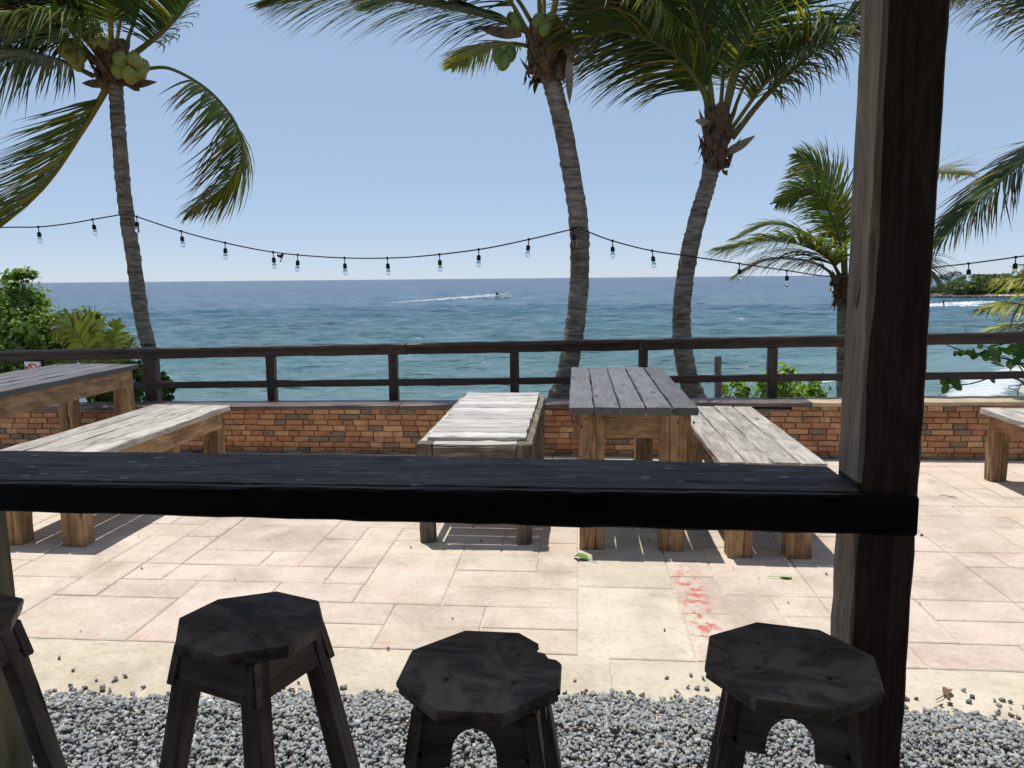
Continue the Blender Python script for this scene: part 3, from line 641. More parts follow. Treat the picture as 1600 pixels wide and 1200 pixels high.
# ------------------------------------------------------------------ stools
def stool(cx, cy, rot, w_, d_, label, kind, chip=False, h=.75):
    t = empty('bar_stool', (cx, cy, 0), rot); tag(t, label, 'stool', 'octagonal bar stools along the counter')
    hx, hy, c = w_/2, d_/2, .085
    oc = [(-hx+c, -hy), (hx-c, -hy), (hx, -hy+c), (hx, hy-c), (hx-c, hy), (-hx+c, hy), (-hx, hy-c), (-hx, -hy+c)]
    if chip:   # bite out of one corner
        oc = oc[:3]+[(hx, hy-c-.028), (hx-.008, hy-c-.016), (hx-.022, hy-c-.012), (hx-.030, hy-c+.006), (hx-.047, hy-c+.012), (hx-.052, hy-c+.030), (hx-.045, hy-c+.042)]+oc[4:]
    n = len(oc); V = []; F = []
    for (s, z) in ((.975, h-.024), (.98, h-.022), (.98, h-.0135), (.972, h-.0128), (.974, h-.012), (1, h-.0112), (1, h-.004), (.985, h)):
        V += [(x*s+random.gauss(0, .0006), y*s+random.gauss(0, .0006), z) for x, y in oc]
    for i in range(7):
        for k in range(n): F.append((i*n+k, i*n+(k+1) % n, (i+1)*n+(k+1) % n, (i+1)*n+k))
    F.append(tuple(range(7*n, 8*n))); F.append(tuple(reversed(range(n))))
    st = mk('seat', V, F, 'seat', t)
    for (a, b) in ((-.055, -.045), (.06, -.045), (-.055, .05), (.06, .05)):
        s = mk('screw', [(a+.005*math.cos(q*.785), b+.005*math.sin(q*.785), h+.0012) for q in range(8)], [tuple(range(8))], 'screw', st)
    tx, ty, bx, by = .078, .075, .180, .175
    for sx in (-1, 1):
        for sy in (-1, 1):
            beam('leg', (sx*bx, sy*by, 0), (sx*tx, sy*ty, h-.0245), .046, .036, 'stoolleg', t, up=(0, 1, 0), seg=5)
    def arch(sy, axis):
        # apron board; arched kind has a round cut-out
        W = .102; H_ = .075 if kind == 'plain' else .09; z1 = h-.0255; pts = [(-W, z1), (W, z1), (W, z1-H_)]
        if kind == 'arch':
            pts += [(.034, z1-H_)]+[(.034*math.cos(a), z1-H_+.02+.045*math.sin(a)) for a in [math.pi*k/10 for k in range(11)]]+[(-.034, z1-H_)]
        pts += [(-W, z1-H_)]
        m = len(pts); th = .016; off = .098
        V = [(x*(1+.14*(z1-z)/H_), -off-.012*(z1-z)/H_, z) for x, z in pts]+[(x*(1+.14*(z1-z)/H_), -off+th-.012*(z1-z)/H_, z) for x, z in pts]
        F = [tuple(range(m)), tuple(reversed(range(m, 2*m)))]+[(k, m+k, m+(k+1) % m, (k+1) % m) for k in range(m)]
        o = mk('apron', V, F, 'stoolleg', t); o.rotation_euler = (0, 0, axis)
        for xx in (-.088, .088):
            for zz in (z1-.02, z1-H_*.8): s = screw(o, (xx, -off-.012*(z1-zz)/H_, zz), .0045)
        return o
    for a in (0, math.pi/2, math.pi, -math.pi/2): arch(1, a)
    for sy in (-1, 1):
        k = .25; fx = bx+(tx-bx)*k/h; beam('stretcher', (-fx-.03, sy*(by+(ty-by)*k/h+.028), k), (fx+.03, sy*(by+(ty-by)*k/h+.028), k), .016, .07, 'stoolleg', t, seg=4)
    for sx in (-1, 1):
        k = .17; beam('stretcher', (sx*(bx+(tx-bx)*k/h+.03), -by-.01, k), (sx*(bx+(tx-bx)*k/h+.03), by+.01, k), .016, .07, 'stoolleg', t, seg=4)
    return t
random.seed(2)
stool(-.645, 1.40, math.radians(-21), .285, .27, 'dark octagonal stool with swirl worn seat and plain screwed aprons', 'plain')
stool(-.163, 1.245, math.radians(-1), .275, .28, 'dark octagonal stool with a chunk broken out of its seat edge', 'arch', True)
stool(.375, 1.305, math.radians(-13), .285, .29, 'dark unbroken octagonal stool standing before the thick timber post', 'arch')
stool(-1.278, 1.36, math.radians(-18), .285, .28, 'dark octagonal stool cut off by the frame beside the counter leg', 'plain')

# ------------------------------------------------------------------ palms
WIND = Vector((-1, .05, .02))
def jitcol(base, amt=.2):
    k = 1+random.uniform(-amt, amt); return (base[0]*k*random.uniform(.9, 1.12), base[1]*k, base[2]*k*random.uniform(.8, 1.2), 1)
G1 = (.055, .095, .024); G2 = (.095, .135, .024); GY = (.33, .29, .035); GB = (.17, .115, .045); GYG = (.19, .24, .035)
def frond(par, path, L=.75, n=85, roll=0., wind=.5, grav=.5, base=G1, yellow=.12, tipdry=.1, start=.2, rr_=.022, nseg=5, width=.027, rachis='rach', one=0):
    n = int(n*1.25); L *= 1.08
    n_ = 40; P = catmull(path, n_); o0 = P[0].copy()
    T = [(P[min(i+1, n_-1)]-P[max(i-1, 0)]).normalized() for i in range(n_)]
    up = Vector((0, 0, 1)); s_ = T[0].cross(up); s_ = T[0].cross(Vector((0, 1, 0))) if s_.length < .3 else s_; SV = []
    for i in range(n_):
        s_ = (s_-T[i]*s_.dot(T[i])).normalized(); SV.append(s_.copy())
    V = []; F = []; cols = []
    plen = sum((P[i+1]-P[i]).length for i in range(n_-1))
    for side in (-1, 1):
        if one and side != one: continue
        for q in range(n):
            t = start+(1-start)*(q+random.uniform(-.25, .25))/n; t = min(max(t, start), .995)
            f = t*(n_-1); i = min(int(f), n_-2); p = P[i].lerp(P[i+1], f-i); tg = T[i].lerp(T[i+1], f-i).normalized()
            s = SV[i].lerp(SV[i+1], f-i).normalized(); nr = s.cross(tg).normalized(); rq = Quaternion(tg, roll); s = rq @ s; nr = rq @ nr
            u = (t-start)/(1-start); prof = (.45+.75*math.sin(math.pi*min(1, u*.85+.12)))*(1-.55*u**3)
            if random.random() < .03: prof *= .45
            l = L*prof*random.uniform(.85, 1.1)
            fw = .55+.9*u
            d = (s*side+tg*fw+nr*random.uniform(-.05, .22)+WIND*wind*.55).normalized()
            wv_ = wind*random.uniform(.6, 1.35); gv_ = grav*random.uniform(.6, 1.4)
            base_c = jitcol(base, .25)
            if random.random() < yellow: base_c = jitcol(GY if random.random() < .65 else GYG, .25)
            dry = random.random() < tipdry
            pts = [p.copy()]; ds = [d.copy()]; st = l/nseg
            for k in range(nseg):
                kk = (k+1)/nseg
                d = (d+WIND*(wv_*.42*kk)+Vector((0, 0, -1))*(gv_*.42*kk)+Vector((random.gauss(0, .04), random.gauss(0, .04), random.gauss(0, .04)))).normalized()
                pts.append(pts[-1]+d*st); ds.append(d.copy())
            w0 = width*random.uniform(.75, 1.15); b0 = len(V)
            for k, (pt, dd) in enumerate(zip(pts, ds)):
                kk = k/nseg; ww = w0*(.45+.55*min(1, kk*5))*(1-kk**2.2)+.0012
                a = dd.cross(nr); a = a.normalized() if a.length > .05 else tg
                a = (a+nr*.35*side).normalized()
                V.append(pt-a*ww*.5); V.append(pt+a*ww*.5)
                cc = base_c
                if dry and kk > .55: cc = jitcol(GB, .2)
                cols += [cc, cc]
            for k in range(nseg): F.append((b0+2*k, b0+2*k+1, b0+2*k+3, b0+2*k+2))
    V = [v-o0 for v in V]
    o = mk('frond', V, F, 'frond', par, cols=cols); o.location = o0-par.location
    rad = [rr_*(1-.86*(i/(n_-1))**.8)+.002 for i in range(n_)]
    rv, rf = tube([p-o0 for p in P], rad, 6)
    # flattened broad petiole base
    rc = [(.20, .185, .05, 1) if i < n_*6*.4 else (.15, .16, .05, 1) for i in range(len(rv))]
    if rachis == 'pale': rc = [(.30, .30, .16, 1)]*len(rv)
    if rachis == 'yellow': rc = [(.34, .27, .05, 1)]*len(rv)
    mk('midrib', rv, rf, 'leaf', o, smooth=True, cols=rc)
    return o
def trunk(par, path, r0, r1, flare=0., n=110, sides=18):
    P = catmull(path, n); o0 = P[0].copy(); rad = []
    k = 0
    for i in range(n):
        t = i/(n-1); r = r0+(r1-r0)*t+flare*math.exp(-t*14)
        r *= 1+(.045 if i % 3 == 0 else 0)+random.uniform(-.02, .02); rad.append(r)
    V, F = tube([p-o0 for p in P], rad, sides)
    V = [v+Vector((random.gauss(0, .003), random.gauss(0, .003), 0)) for v in V]
    o = mk('trunk', V, F, 'trunk', par, smooth=True); o.location = o0-par.location; return o
def nut(par, loc, r, mat):
    V = []; F = []; n, m = 12, 8; ax = Vector((random.gauss(0, .35), random.gauss(0, .35), -1)).normalized(); q = Vector((0, 0, 1)).rotation_difference(ax)
    for j in range(m+1):
        th = math.pi*j/m
        for k in range(n):
            ph = 2*math.pi*k/n; rr2 = r*math.sin(th)*(1+.06*math.cos(3*ph)); z = r*1.22*math.cos(th)*(1 if th < 1.57 else 1.05)
            V.append(q @ Vector((rr2*math.cos(ph), rr2*math.sin(ph), z)))
    for j in range(m):
        for k in range(n): F.append((j*n+k, j*n+(k+1) % n, (j+1)*n+(k+1) % n, (j+1)*n+k))
    o = mk('coconut', V, F, mat, par, smooth=True); o.location = loc-par.location; return o
def sheath(par, c, r, h, n=46, lean=(0, 0, 0), dens=1):
    """ragged brown fibre and old leaf bases round the top of the trunk"""
    V = []; F = []; lean = Vector(lean)
    for j in range(9):
        t = j/8; rr2 = r*(.72+.42*math.sin(math.pi*min(1, t*.75+.02)))
        for k in range(20):
            a = 2*math.pi*k/20; q = rr2*random.uniform(.86, 1.14); V.append(Vector((q*math.cos(a), q*math.sin(a), h*(t-.35)+random.gauss(0, .02)))+lean*t)
    for j in range(8):
        for k in range(20): F.append((j*20+k, j*20+(k+1) % 20, (j+1)*20+(k+1) % 20, (j+1)*20+k))
    F.append(tuple(range(160, 180)))
    for i in range(22):   # clasping old leaf bases, wide below and pointed above
        a = i*2.4+random.uniform(-.3, .3); z = h*(-.34+.75*i/22); o_ = Vector((math.cos(a), math.sin(a), 0)); s = Vector((-math.sin(a), math.cos(a), 0)); b0 = len(V); wd = random.uniform(.05, .10); l = random.uniform(.14, .26); e = random.uniform(.0, .05)
        p = o_*r*.98+Vector((0, 0, z))
        V += [p-s*wd-o_*.05, p+o_*.025, p+s*wd-o_*.05, p+Vector((0, 0, l*.6))+o_*(.03+e)-s*wd*.45, p+Vector((0, 0, l*.6))+o_*(.05+e), p+Vector((0, 0, l*.6))+o_*(.03+e)+s*wd*.45, p+Vector((0, 0, l))+o_*(.06+e*1.6)]
        F += [(b0, b0+1, b0+4, b0+3), (b0+1, b0+2, b0+5, b0+4), (b0+3, b0+4, b0+6), (b0+4, b0+5, b0+6)]
    for i in range(n):   # ragged flaps
        a = random.uniform(0, 6.283); z = random.uniform(-.42, .5)*h; l = random.uniform(.06, .18); wd = random.uniform(.015, .05)
        o_ = Vector((math.cos(a), math.sin(a), 0)); s = Vector((-math.sin(a), math.cos(a), 0)); dn = Vector((0, 0, random.choice([-1, -1, 1])))
        p = o_*r*random.uniform(1.0, 1.35)+Vector((0, 0, z)); b0 = len(V)
        V += [p-s*wd, p+s*wd, p+s*wd*.6+(o_*.4+dn).normalized()*l*.6, p-s*wd*.5+(o_*.3+dn).normalized()*l*.6, p+(o_*random.uniform(.1, .9)+dn).normalized()*l]
        F += [(b0, b0+1, b0+2, b0+3), (b0+3, b0+2, b0+4)]
    o = mk('fibre_sheath', V, F, 'fibre', par, smooth=False); o.location = c-par.location; return o
def spathe(par, p0, p1, w_, mat='stub'):
    P = catmull([p0, (Vector(p0)+Vector(p1))/2+Vector((0, 0, -.01)), p1], 8); V = []; F = []
    d = (Vector(p1)-Vector(p0)).normalized(); s = d.cross(Vector((0, 1, 0))).normalized(); up = s.cross(d)
    prof = [.35, .7, 1, 1, .95, .75, .45, .08]
    for p, q in zip(P, prof): V += [p-s*w_*q, p+up*w_*.5*q, p+s*w_*q, p-up*w_*.25*q]
    for i in range(7):
        for k in range(4): F.append((i*4+k, i*4+(k+1) % 4, (i+1)*4+(k+1) % 4, (i+1)*4+k))
    F += [(3, 2, 1, 0), (28, 29, 30, 31)]
    o = mk('spathe', [v-P[0] for v in V], F, mat, par); o.location = P[0]-par.location; return o
def palm(label, Y, tr, r0, r1, flare, fronds, nuts, shr, shh, group='coconut palms behind the railing', zbase=-.6, Yt=0, name='coconut_palm', shoff=(0, 0)):
    p0 = at(tr[0][0], tr[0][1], Y); b = Vector((p0.x, Y, zbase)); t = empty(name, b); tag(t, label, 'palm tree', group)
    path = [b+Vector((0, 0, 0))]+[at(x, y, Y+Yt*i/len(tr)) for i, (x, y) in enumerate(tr)]
    trunk(t, path, r0, r1, flare)
    top = path[-1]
    if shr: sheath(t, top+Vector((shoff[0], 0, shoff[1])), shr, shh)
    for fr in fronds:
        pts = fr[0]; dY = fr[1]; kw = fr[2] if len(fr) > 2 else {}
        m = len(pts); P = [at(x, y, Y+Yt+dY*(i/(m-1))**1.2) for i, (x, y) in enumerate(pts)]
        frond(t, P, **kw)
    for (x, y, dy, r, mt) in nuts: nut(t, at(x, y, Y+Yt+dy), r, mt)
    return t
random.seed(31)
D = dict
p1 = palm('coconut palm with a cluster of yellow coconuts beside the sea grape tree', 7.9,
  [(240, 640), (236, 560), (222, 500), (208, 400), (196, 320), (188, 240), (183, 170), (180, 120)], .078, .068, .045,
  [([(170, 132), (128, 205), (62, 300), (-50, 395)], -.5, D(L=1.05, n=80, wind=.75, grav=.25, yellow=.28, base=G2, rr_=.04, rachis='yellow', start=.10)),
   ([(222, 108), (268, 108), (330, 145), (370, 198), (377, 248), (350, 292), (292, 332)], -.2, D(L=.66, n=95, width=.024, wind=.8, grav=1.0, yellow=.3, base=G2, tipdry=.5, start=.26, rr_=.018)),
   ([(205, 88), (262, 42), (305, -15), (340, -90)], -.2, D(L=.7, wind=.9, grav=.3, start=.15, rr_=.03)),
   ([(174, 92), (172, 0), (165, -90), (120, -170)], -.9, D(L=.85, wind=.8, grav=.5, base=G2, rr_=.034, rachis='yellow')),
   ([(152, 98), (95, 55), (20, 30), (-80, 60)], -.6, D(L=.85, n=85, wind=.45, grav=.9, rr_=.03)),
   ([(145, 118), (85, 92), (10, 92), (-70, 150)], .2, D(L=.85, n=85, wind=.4, grav=1.0, rr_=.028)),
   ([(160, 90), (110, 20), (40, -25), (-60, -20)], -.9, D(L=.95, n=85, wind=.5, grav=.9)),
   ([(192, 85), (218, 10), (245, -60), (250, -150)], .3, D(L=.8, wind=.9, grav=.4)),
   ([(150, 95), (75, 15), (-10, 0), (-90, 50)], .9, D(L=.9, n=85, wind=.4, grav=.9)),
   ([(168, 88), (140, 5), (85, -50), (0, -70)], .5, D(L=.9, n=85, wind=.5, grav=.8, base=G2)),
   ([(180, 85), (190, -20), (160, -110), (90, -180)], 1.2, D(L=.85, wind=.6, grav=.6)),
   ([(150, 100), (80, 50), (0, 62), (-80, 125)], -.3, D(L=.85, n=85, wind=.4, grav=.9)),
   ([(165, 85), (120, -10), (50, -55), (-40, -50)], .2, D(L=.9, n=85, wind=.5, grav=.9)),
   ([(160, 95), (120, 50), (60, 20), (-20, 20)], -1.6, D(L=.8, n=80, wind=.5, grav=.9, base=G2))],
  [(x+random.uniform(-1, 1), y, -.17+d, .072, 'coconut') for x, y, d in ((190, 95, 0), (212, 95, -.05), (186, 110, .02), (203, 118, -.08), (218, 115, .03), (180, 98, .1), (223, 103, .12))]
  + [(x, y, -.1+d, .066, 'coconut') for x, y, d in ((107, 78, 0), (118, 72, .05), (112, 90, -.05), (125, 89, .02), (102, 82, .1), (122, 100, .08))]
  + [(x, y, -.15, .06, 'coconut') for x, y in ((149, 67), (160, 63), (165, 68))],
  .14, .42, shoff=(-.01, .06))
for a, b in (((168, 128), (128, 130)), ((190, 130), (245, 128)), ((205, 125), (218, 142))): spathe(p1, at(*a, 7.8), at(*b, 7.7), .045, 'fibre')
p2 = palm('curved coconut palm with green coconuts standing behind the plank table', 7.6,
  [(868, 645), (884, 590), (897, 520), (905, 440), (905, 360), (896, 290), (882, 210), (868, 150), (856, 112)], .098, .084, .11,
  [([(838, 55), (765, 26), (640, 2), (510, -4), (428, 6)], -.5, D(L=.80, n=105, width=.032, wind=.75, grav=.6, base=G1, yellow=.06, start=.12, rr_=.032, tipdry=.2)),
   ([(830, 58), (780, -20), (700, -60), (600, -60)], -.8, D(L=.8, n=85, wind=.7, grav=.6)),
   ([(845, 45), (835, -60), (790, -150), (700, -200)], -.6, D(L=.8, wind=.7, grav=.5, base=G2)),
   ([(860, 45), (878, -60), (880, -160)], -.4, D(L=.8, wind=.7, grav=.5, rachis='yellow', rr_=.034)),
   ([(872, 52), (915, -15), (985, -50), (1060, -50)], .3, D(L=.8, wind=.6, grav=.5, rr_=.034)),
   ([(880, 62), (915, 25), (985, 15), (1060, 60)], .7, D(L=.7, n=85, wind=.3, grav=.7)),
   ([(826, 72), (792, 68), (745, 82), (706, 106)], 1.0, D(L=.38, n=70, wind=.35, grav=.6, base=GYG, yellow=.4, width=.024)),
   ([(840, 50), (795, -15), (730, -35), (640, -20), (580, 15)], .9, D(L=.65, n=85, wind=.8, grav=.3)),
   ([(850, 42), (845, -80), (800, -190)], .6, D(L=.8, wind=.6, grav=.5)),
   ([(876, 58), (930, 0), (1010, -5), (1070, 40)], -.5, D(L=.7, n=80, wind=.4, grav=.7, base=G2))],
  [(x, y, -.16+d, .064, 'coconut_g') for x, y, d in ((842, 35, 0), (862, 32, 0), (853, 45, -.06), (868, 40, .06), (845, 50, .05), (801, 30, .1), (806, 42, .1))]
  + [(x, y, -.05+d, .064, 'coconut_g') for x, y, d in ((780, 88, 0), (796, 85, .05), (787, 98, -.05))],
  .155, .55, shoff=(-.01, .10))
spathe(p2, at(889, 85, 7.45), at(890, 162, 7.45), .036); spathe(p2, at(815, 55, 7.4), at(745, 42, 7.4), .05, 'fibre'); spathe(p2, at(880, 72, 7.4), at(905, 84, 7.35), .05, 'fibre')
p3 = palm('coconut palm with a fan of upright fronds and a sawn off stub but no coconuts', 7.9,
  [(1092, 645), (1075, 590), (1066, 530), (1066, 470), (1076, 400), (1090, 340), (1105, 290), (1113, 258)], .10, .076, .10,
  [([(1108, 198), (1098, 140), (1045, 78), (960, 48), (885, 75)], -.5, D(width=.021, L=.85, n=95, wind=.45, grav=.75, rr_=.038, tipdry=.3, start=.24)),
   ([(1116, 200), (1104, 100), (1076, 0), (1030, -90)], -.5, D(width=.021, L=.95, n=85, wind=.5, grav=.5, rr_=.036, start=.3)),
   ([(1130, 192), (1150, 100), (1195, 20), (1230, -60)], -.5, D(width=.021, L=.9, n=85, wind=.4, grav=.55, rr_=.036, start=.3)),
   ([(1143, 216), (1195, 152), (1272, 80), (1360, 8), (1430, -40)], -.5, D(width=.021, L=.7, n=95, wind=.2, grav=.85, rr_=.034, start=.26, tipdry=.3)),
   ([(1125, 190), (1130, 80), (1120, -40), (1080, -140)], .5, D(width=.021, L=.9, n=85, wind=.5, grav=.5)),
   ([(1136, 205), (1165, 130), (1215, 65), (1300, 25)], .8, D(width=.021, L=.8, n=85, wind=.25, grav=.7, start=.28)),
   ([(1112, 198), (1092, 112), (1030, 25), (950, -30)], .3, D(width=.021, L=.9, n=90, wind=.5, grav=.7, start=.25)),
   ([(1130, 195), (1170, 75), (1260, -10), (1350, -50)], .3, D(width=.021, L=.8, n=85, wind=.3, grav=.7)),
   ([(1138, 208), (1200, 125), (1280, 50), (1340, 40)], -1.0, D(width=.021, L=.75, n=85, wind=.25, grav=.7))],
  [], .108, .58, shoff=(.035, .17))
spathe(p3, at(1132, 240, 7.85), at(1180, 212, 7.7), .042); spathe(p3, at(1108, 190, 7.75), at(1086, 188, 7.7), .035)
p4 = palm('short coconut palm with a bushy crown partly hidden by the thick post', 9.6,
  [(1318, 660), (1318, 590), (1318, 540), (1318, 490), (1319, 455)], .085, .07, .02,
  [([(1318, 445), (1285, 385), (1215, 350), (1145, 372)], .3, D(width=.026, L=.5, n=100, wind=.1, grav=.5, base=(.115, .165, .03), yellow=.1)),
   ([(1318, 445), (1290, 400), (1215, 375), (1122, 388)], -.4, D(width=.030, L=.75, n=110, wind=.05, grav=.55, base=(.115, .165, .03), yellow=.15)),
   ([(1319, 435), (1308, 360), (1270, 296), (1213, 318)], 0, D(width=.020, L=.36, n=75, wind=.15, grav=.7, base=(.115, .165, .03), yellow=.12)),
   ([(1322, 432), (1318, 345), (1292, 275), (1245, 240)], .3, D(width=.022, L=.45, n=70, wind=.25, grav=.4, base=(.115, .165, .03), yellow=.2)),
   ([(1328, 432), (1380, 330), (1440, 275), (1505, 272)], .4, D(width=.022, L=.6, n=70, wind=.3, grav=.4, base=GYG, yellow=.3, tipdry=.6)),
   ([(1318, 445), (1275, 412), (1205, 405), (1150, 430)], .6, D(width=.022, L=.5, n=75, wind=.1, grav=.7, base=G1)),
   ([(1325, 440), (1370, 400), (1420, 400), (1455, 430)], 0, D(width=.022, L=.7, n=70, wind=.2, grav=.7))],
  [], .09, .3, group='smaller palms')
p5 = palm('palm beyond the timber post whose long dark fronds reach into view', 6.95,
  [(1790, 640), (1800, 500), (1790, 350), (1770, 200)], .13, .1, .06,
  [([(1755, 175), (1640, 222), (1545, 300), (1455, 392)], -.2, D(L=.62, n=80, wind=-.05, grav=.35, rachis='pale', tipdry=.35, start=.12, width=.028)),
   ([(1760, 140), (1660, 30), (1570, -14), (1470, 2)], -.2, D(L=.5, n=80, wind=.1, grav=.8, base=G2, yellow=.3, tipdry=.4)),
   ([(1765, 130), (1690, 20), (1600, -50), (1500, -70)], .3, D(L=.7, n=80, wind=.1, grav=.8)),
   ([(1775, 130), (1760, 0), (1700, -120)], -.6, D(L=.8)), ([(1785, 140), (1850, 20), (1950, -40)], 0, D(L=.8)), ([(1785, 160), (1880, 150), (1980, 240)], .2, D(L=.8)), ([(1775, 130), (1800, -40), (1820, -160)], .5, D(L=.8))],
  [], .15, .5, group='smaller palms')
def young(label, Y, base, fr, L=.4):
    b = at(*base, Y); b.z = -.9; t = empty('young_palm', b); tag(t, label, 'palm tree', 'smaller palms')
    q = at(*base, Y); V, F = tube([Vector((0, 0, 0)), (q-b)*.6, q-b], [.06, .05, .035], 8); mk('stem', V, F, 'fibre', t, smooth=True)
    for pts, dY in fr:
        m = len(pts); frond(t, [at(x, y, Y+dY*i/(m-1)) for i, (x, y) in enumerate(pts)], L=L, n=38, wind=.2, grav=.95, base=(.42, .48, .075), yellow=.4, tipdry=.25, start=.22, rr_=.015, width=.026, rachis='yellow')
young('young yellow green palm growing under the leafy sea grape tree', 6.95, (150, 660),
  [([(150, 650), (138, 560), (112, 512), (85, 520)], 0), ([(152, 650), (158, 560), (135, 505), (95, 496)], .3), ([(154, 650), (172, 570), (182, 500)], .2), ([(155, 650), (188, 580), (208, 528)], 0), ([(150, 650), (120, 590), (70, 570)], -.3), ([(155, 650), (190, 600), (205, 590)], -.2), ([(150, 650), (110, 570), (88, 545)], .2), ([(152, 650), (150, 570), (160, 520)], .4), ([(154, 650), (185, 590), (225, 575)], .2)], .21)
young('young yellow palm cut off by the frame in front of the headland', 7.7, (1690, 590),
  [([(1690, 580), (1650, 480), (1610, 442), (1562, 436)], 0), ([(1690, 580), (1640, 500), (1590, 475), (1533, 482)], -.2), ([(1690, 580), (1640, 530), (1590, 508), (1545, 516)], .2), ([(1690, 580), (1700, 480), (1690, 400)], 0), ([(1690, 580), (1760, 500), (1820, 480)], 0), ([(1690, 580), (1660, 450), (1640, 400)], .3)], .36)

# ------------------------------------------------------------------ leafy shrubs
def leaves(name, P, Nn, S, base, par, mat='leaf', var=.35, fold_=.25, tipc=None, ellip=1.0):
    """round leaves: 6-sided folded blades. P (n,3), Nn normals"""
    n = len(P); a = rng.normal(size=(n, 3)); a -= Nn*np.sum(a*Nn, 1)[:, None]; a /= np.linalg.norm(a, axis=1)[:, None]; b = np.cross(Nn, a)
    th = np.linspace(0, 2*np.pi, 8, endpoint=False); cu, su = np.cos(th), np.sin(th)
    V = P[:, None, :]+S[:, None, None]*(cu[None, :, None]*a[:, None, :]*ellip+su[None, :, None]*b[:, None, :]*.85+(np.abs(su)*fold_+rng.normal(0, .06, (n, 8)))[:, :, None]*Nn[:, None, :])
    F = np.arange(n*8).reshape(n, 8)
    F = np.concatenate([F[:, [0, 1, 2, 3, 4]][:, [0, 1, 2, 3]], F[:, [0, 3, 4, 5]], F[:, [0, 5, 6, 7]]], 0)
    c = np.array(base)[None]*rng.uniform(1-var, 1+var, (n, 1))*rng.uniform(.85, 1.15, (n, 3))
    if tipc is not None: k = rng.random(n) < .12; c[k] = np.array(tipc)*rng.uniform(.7, 1.2, (k.sum(), 1))
    return big(name, V.reshape(-1, 3), F, mat, par, cols=np.repeat(c, 8, 0))
def shrub(label, name, cat, cent, blobs, nleaf, size, base, seedz, stems, tipc=None, mat='leaf'):
    """blobs: list of (centre, radius vec, weight)"""
    t = empty(name, cent); tag(t, label, cat)
    Ps = []; Ns = []; c0 = np.array(cent)
    tw = sum(b[2] for b in blobs)
    for (c, r, wgt) in blobs:
        n = int(nleaf*wgt/tw); k = max(4, n//26); u = rng.normal(size=(k, 3)); u /= np.linalg.norm(u, axis=1)[:, None]
        cl = np.array(c)+u*np.array(r)*rng.uniform(.35, 1.0, (k, 1))**.6       # twig ends
        ii = rng.integers(0, k, n); off = rng.normal(size=(n, 3))*np.array(r).mean()*.17
        p = cl[ii]+off; nn = off*.6+u[ii]*.25+rng.normal(size=(n, 3))*.25+np.array([-.1, -.2, .55])*.5
        nn /= np.linalg.norm(nn, axis=1)[:, None]; Ps.append(p); Ns.append(nn)
        for q in range(min(k, stems)):
            a_ = Vector(c0); e = Vector(cl[q]); m_ = a_.lerp(e, .55)+Vector((random.gauss(0, .08), random.gauss(0, .08), random.gauss(0, .05)))
            V, F = tube([v-Vector(cent) for v in catmull([a_, m_, e], 7)], [.022, .018, .014, .011, .008, .006, .004], 5); mk('branch', V, F, 'branch', t, smooth=True)
    P = np.concatenate(Ps); Nn = np.concatenate(Ns)
    leaves('foliage', P-c0, Nn, size*rng.uniform(.6, 1.25, len(P)), base, t, mat, tipc=tipc)
    return t
def A(px, py, Y): p = at(px, py, Y); return (p.x, p.y, p.z)
random.seed(8)
k9 = 9.0/1200
shrub('leafy green sea grape tree rising over the railing by the slate table', 'sea_grape_tree', 'tree', A(0, 690, 9.0),
  [(A(28, 480, 8.9), (.26, .4, .30), 2), (A(-20, 490, 9.3), (.5, .6, .5), 3), (A(72, 522, 8.8), (.34, .5, .24), 2.4), (A(125, 515, 8.9), (.22, .35, .22), 1.2), (A(20, 560, 8.7), (.6, .5, .45), 4), (A(100, 575, 8.9), (.5, .5, .35), 2.6), (A(36, 440, 8.9), (.14, .2, .16), .6), (A(37, 425, 8.9), (.035, .05, .10), .15), (A(145, 500, 8.9), (.10, .2, .10), .4), (A(-80, 560, 9.2), (.6, .6, .7), 3)],
  10500, .029, (.17, .26, .05), 1, 9, (.20, .26, .06))
shrub('low green shrub leaves round the thick railing post', 'shrub', 'shrub', A(240, 690, 6.95),
  [(A(212, 590, 6.8), (.12, .12, .26), 2), (A(262, 612, 6.8), (.09, .1, .10), 1), (A(180, 610, 6.9), (.3, .15, .2), 1.6), (A(258, 590, 6.9), (.04, .05, .05), .25)], 1100, .026, (.11, .19, .036), 2, 5, (.22, .30, .07))
shrub('bright green shrub beside the grey wooden stake', 'shrub', 'shrub', A(1230, 700, 10.6),
  [(A(1232, 606, 10.6), (0.420, 0.350, 0.224), 3), (A(1232, 580, 10.6), (0.098, 0.140, 0.084), .5), (A(1205, 600, 10.6), (0.196, 0.210, 0.140), 1), (A(1275, 615, 10.6), (0.140, 0.140, 0.070), .6)], 1300, 0.034, (.22, .34, .06), 3, 8, (.26, .34, .08))
shrub('small green shrub between the palm trunk and the stake', 'shrub', 'shrub', A(1150, 690, 10.4),
  [(A(1145, 610, 10.4), (0.182, 0.168, 0.140), 1.5), (A(1165, 612, 10.4), (0.084, 0.140, 0.084), .6)], 420, 0.034, (.22, .34, .06), 3, 6, (.26, .34, .08))
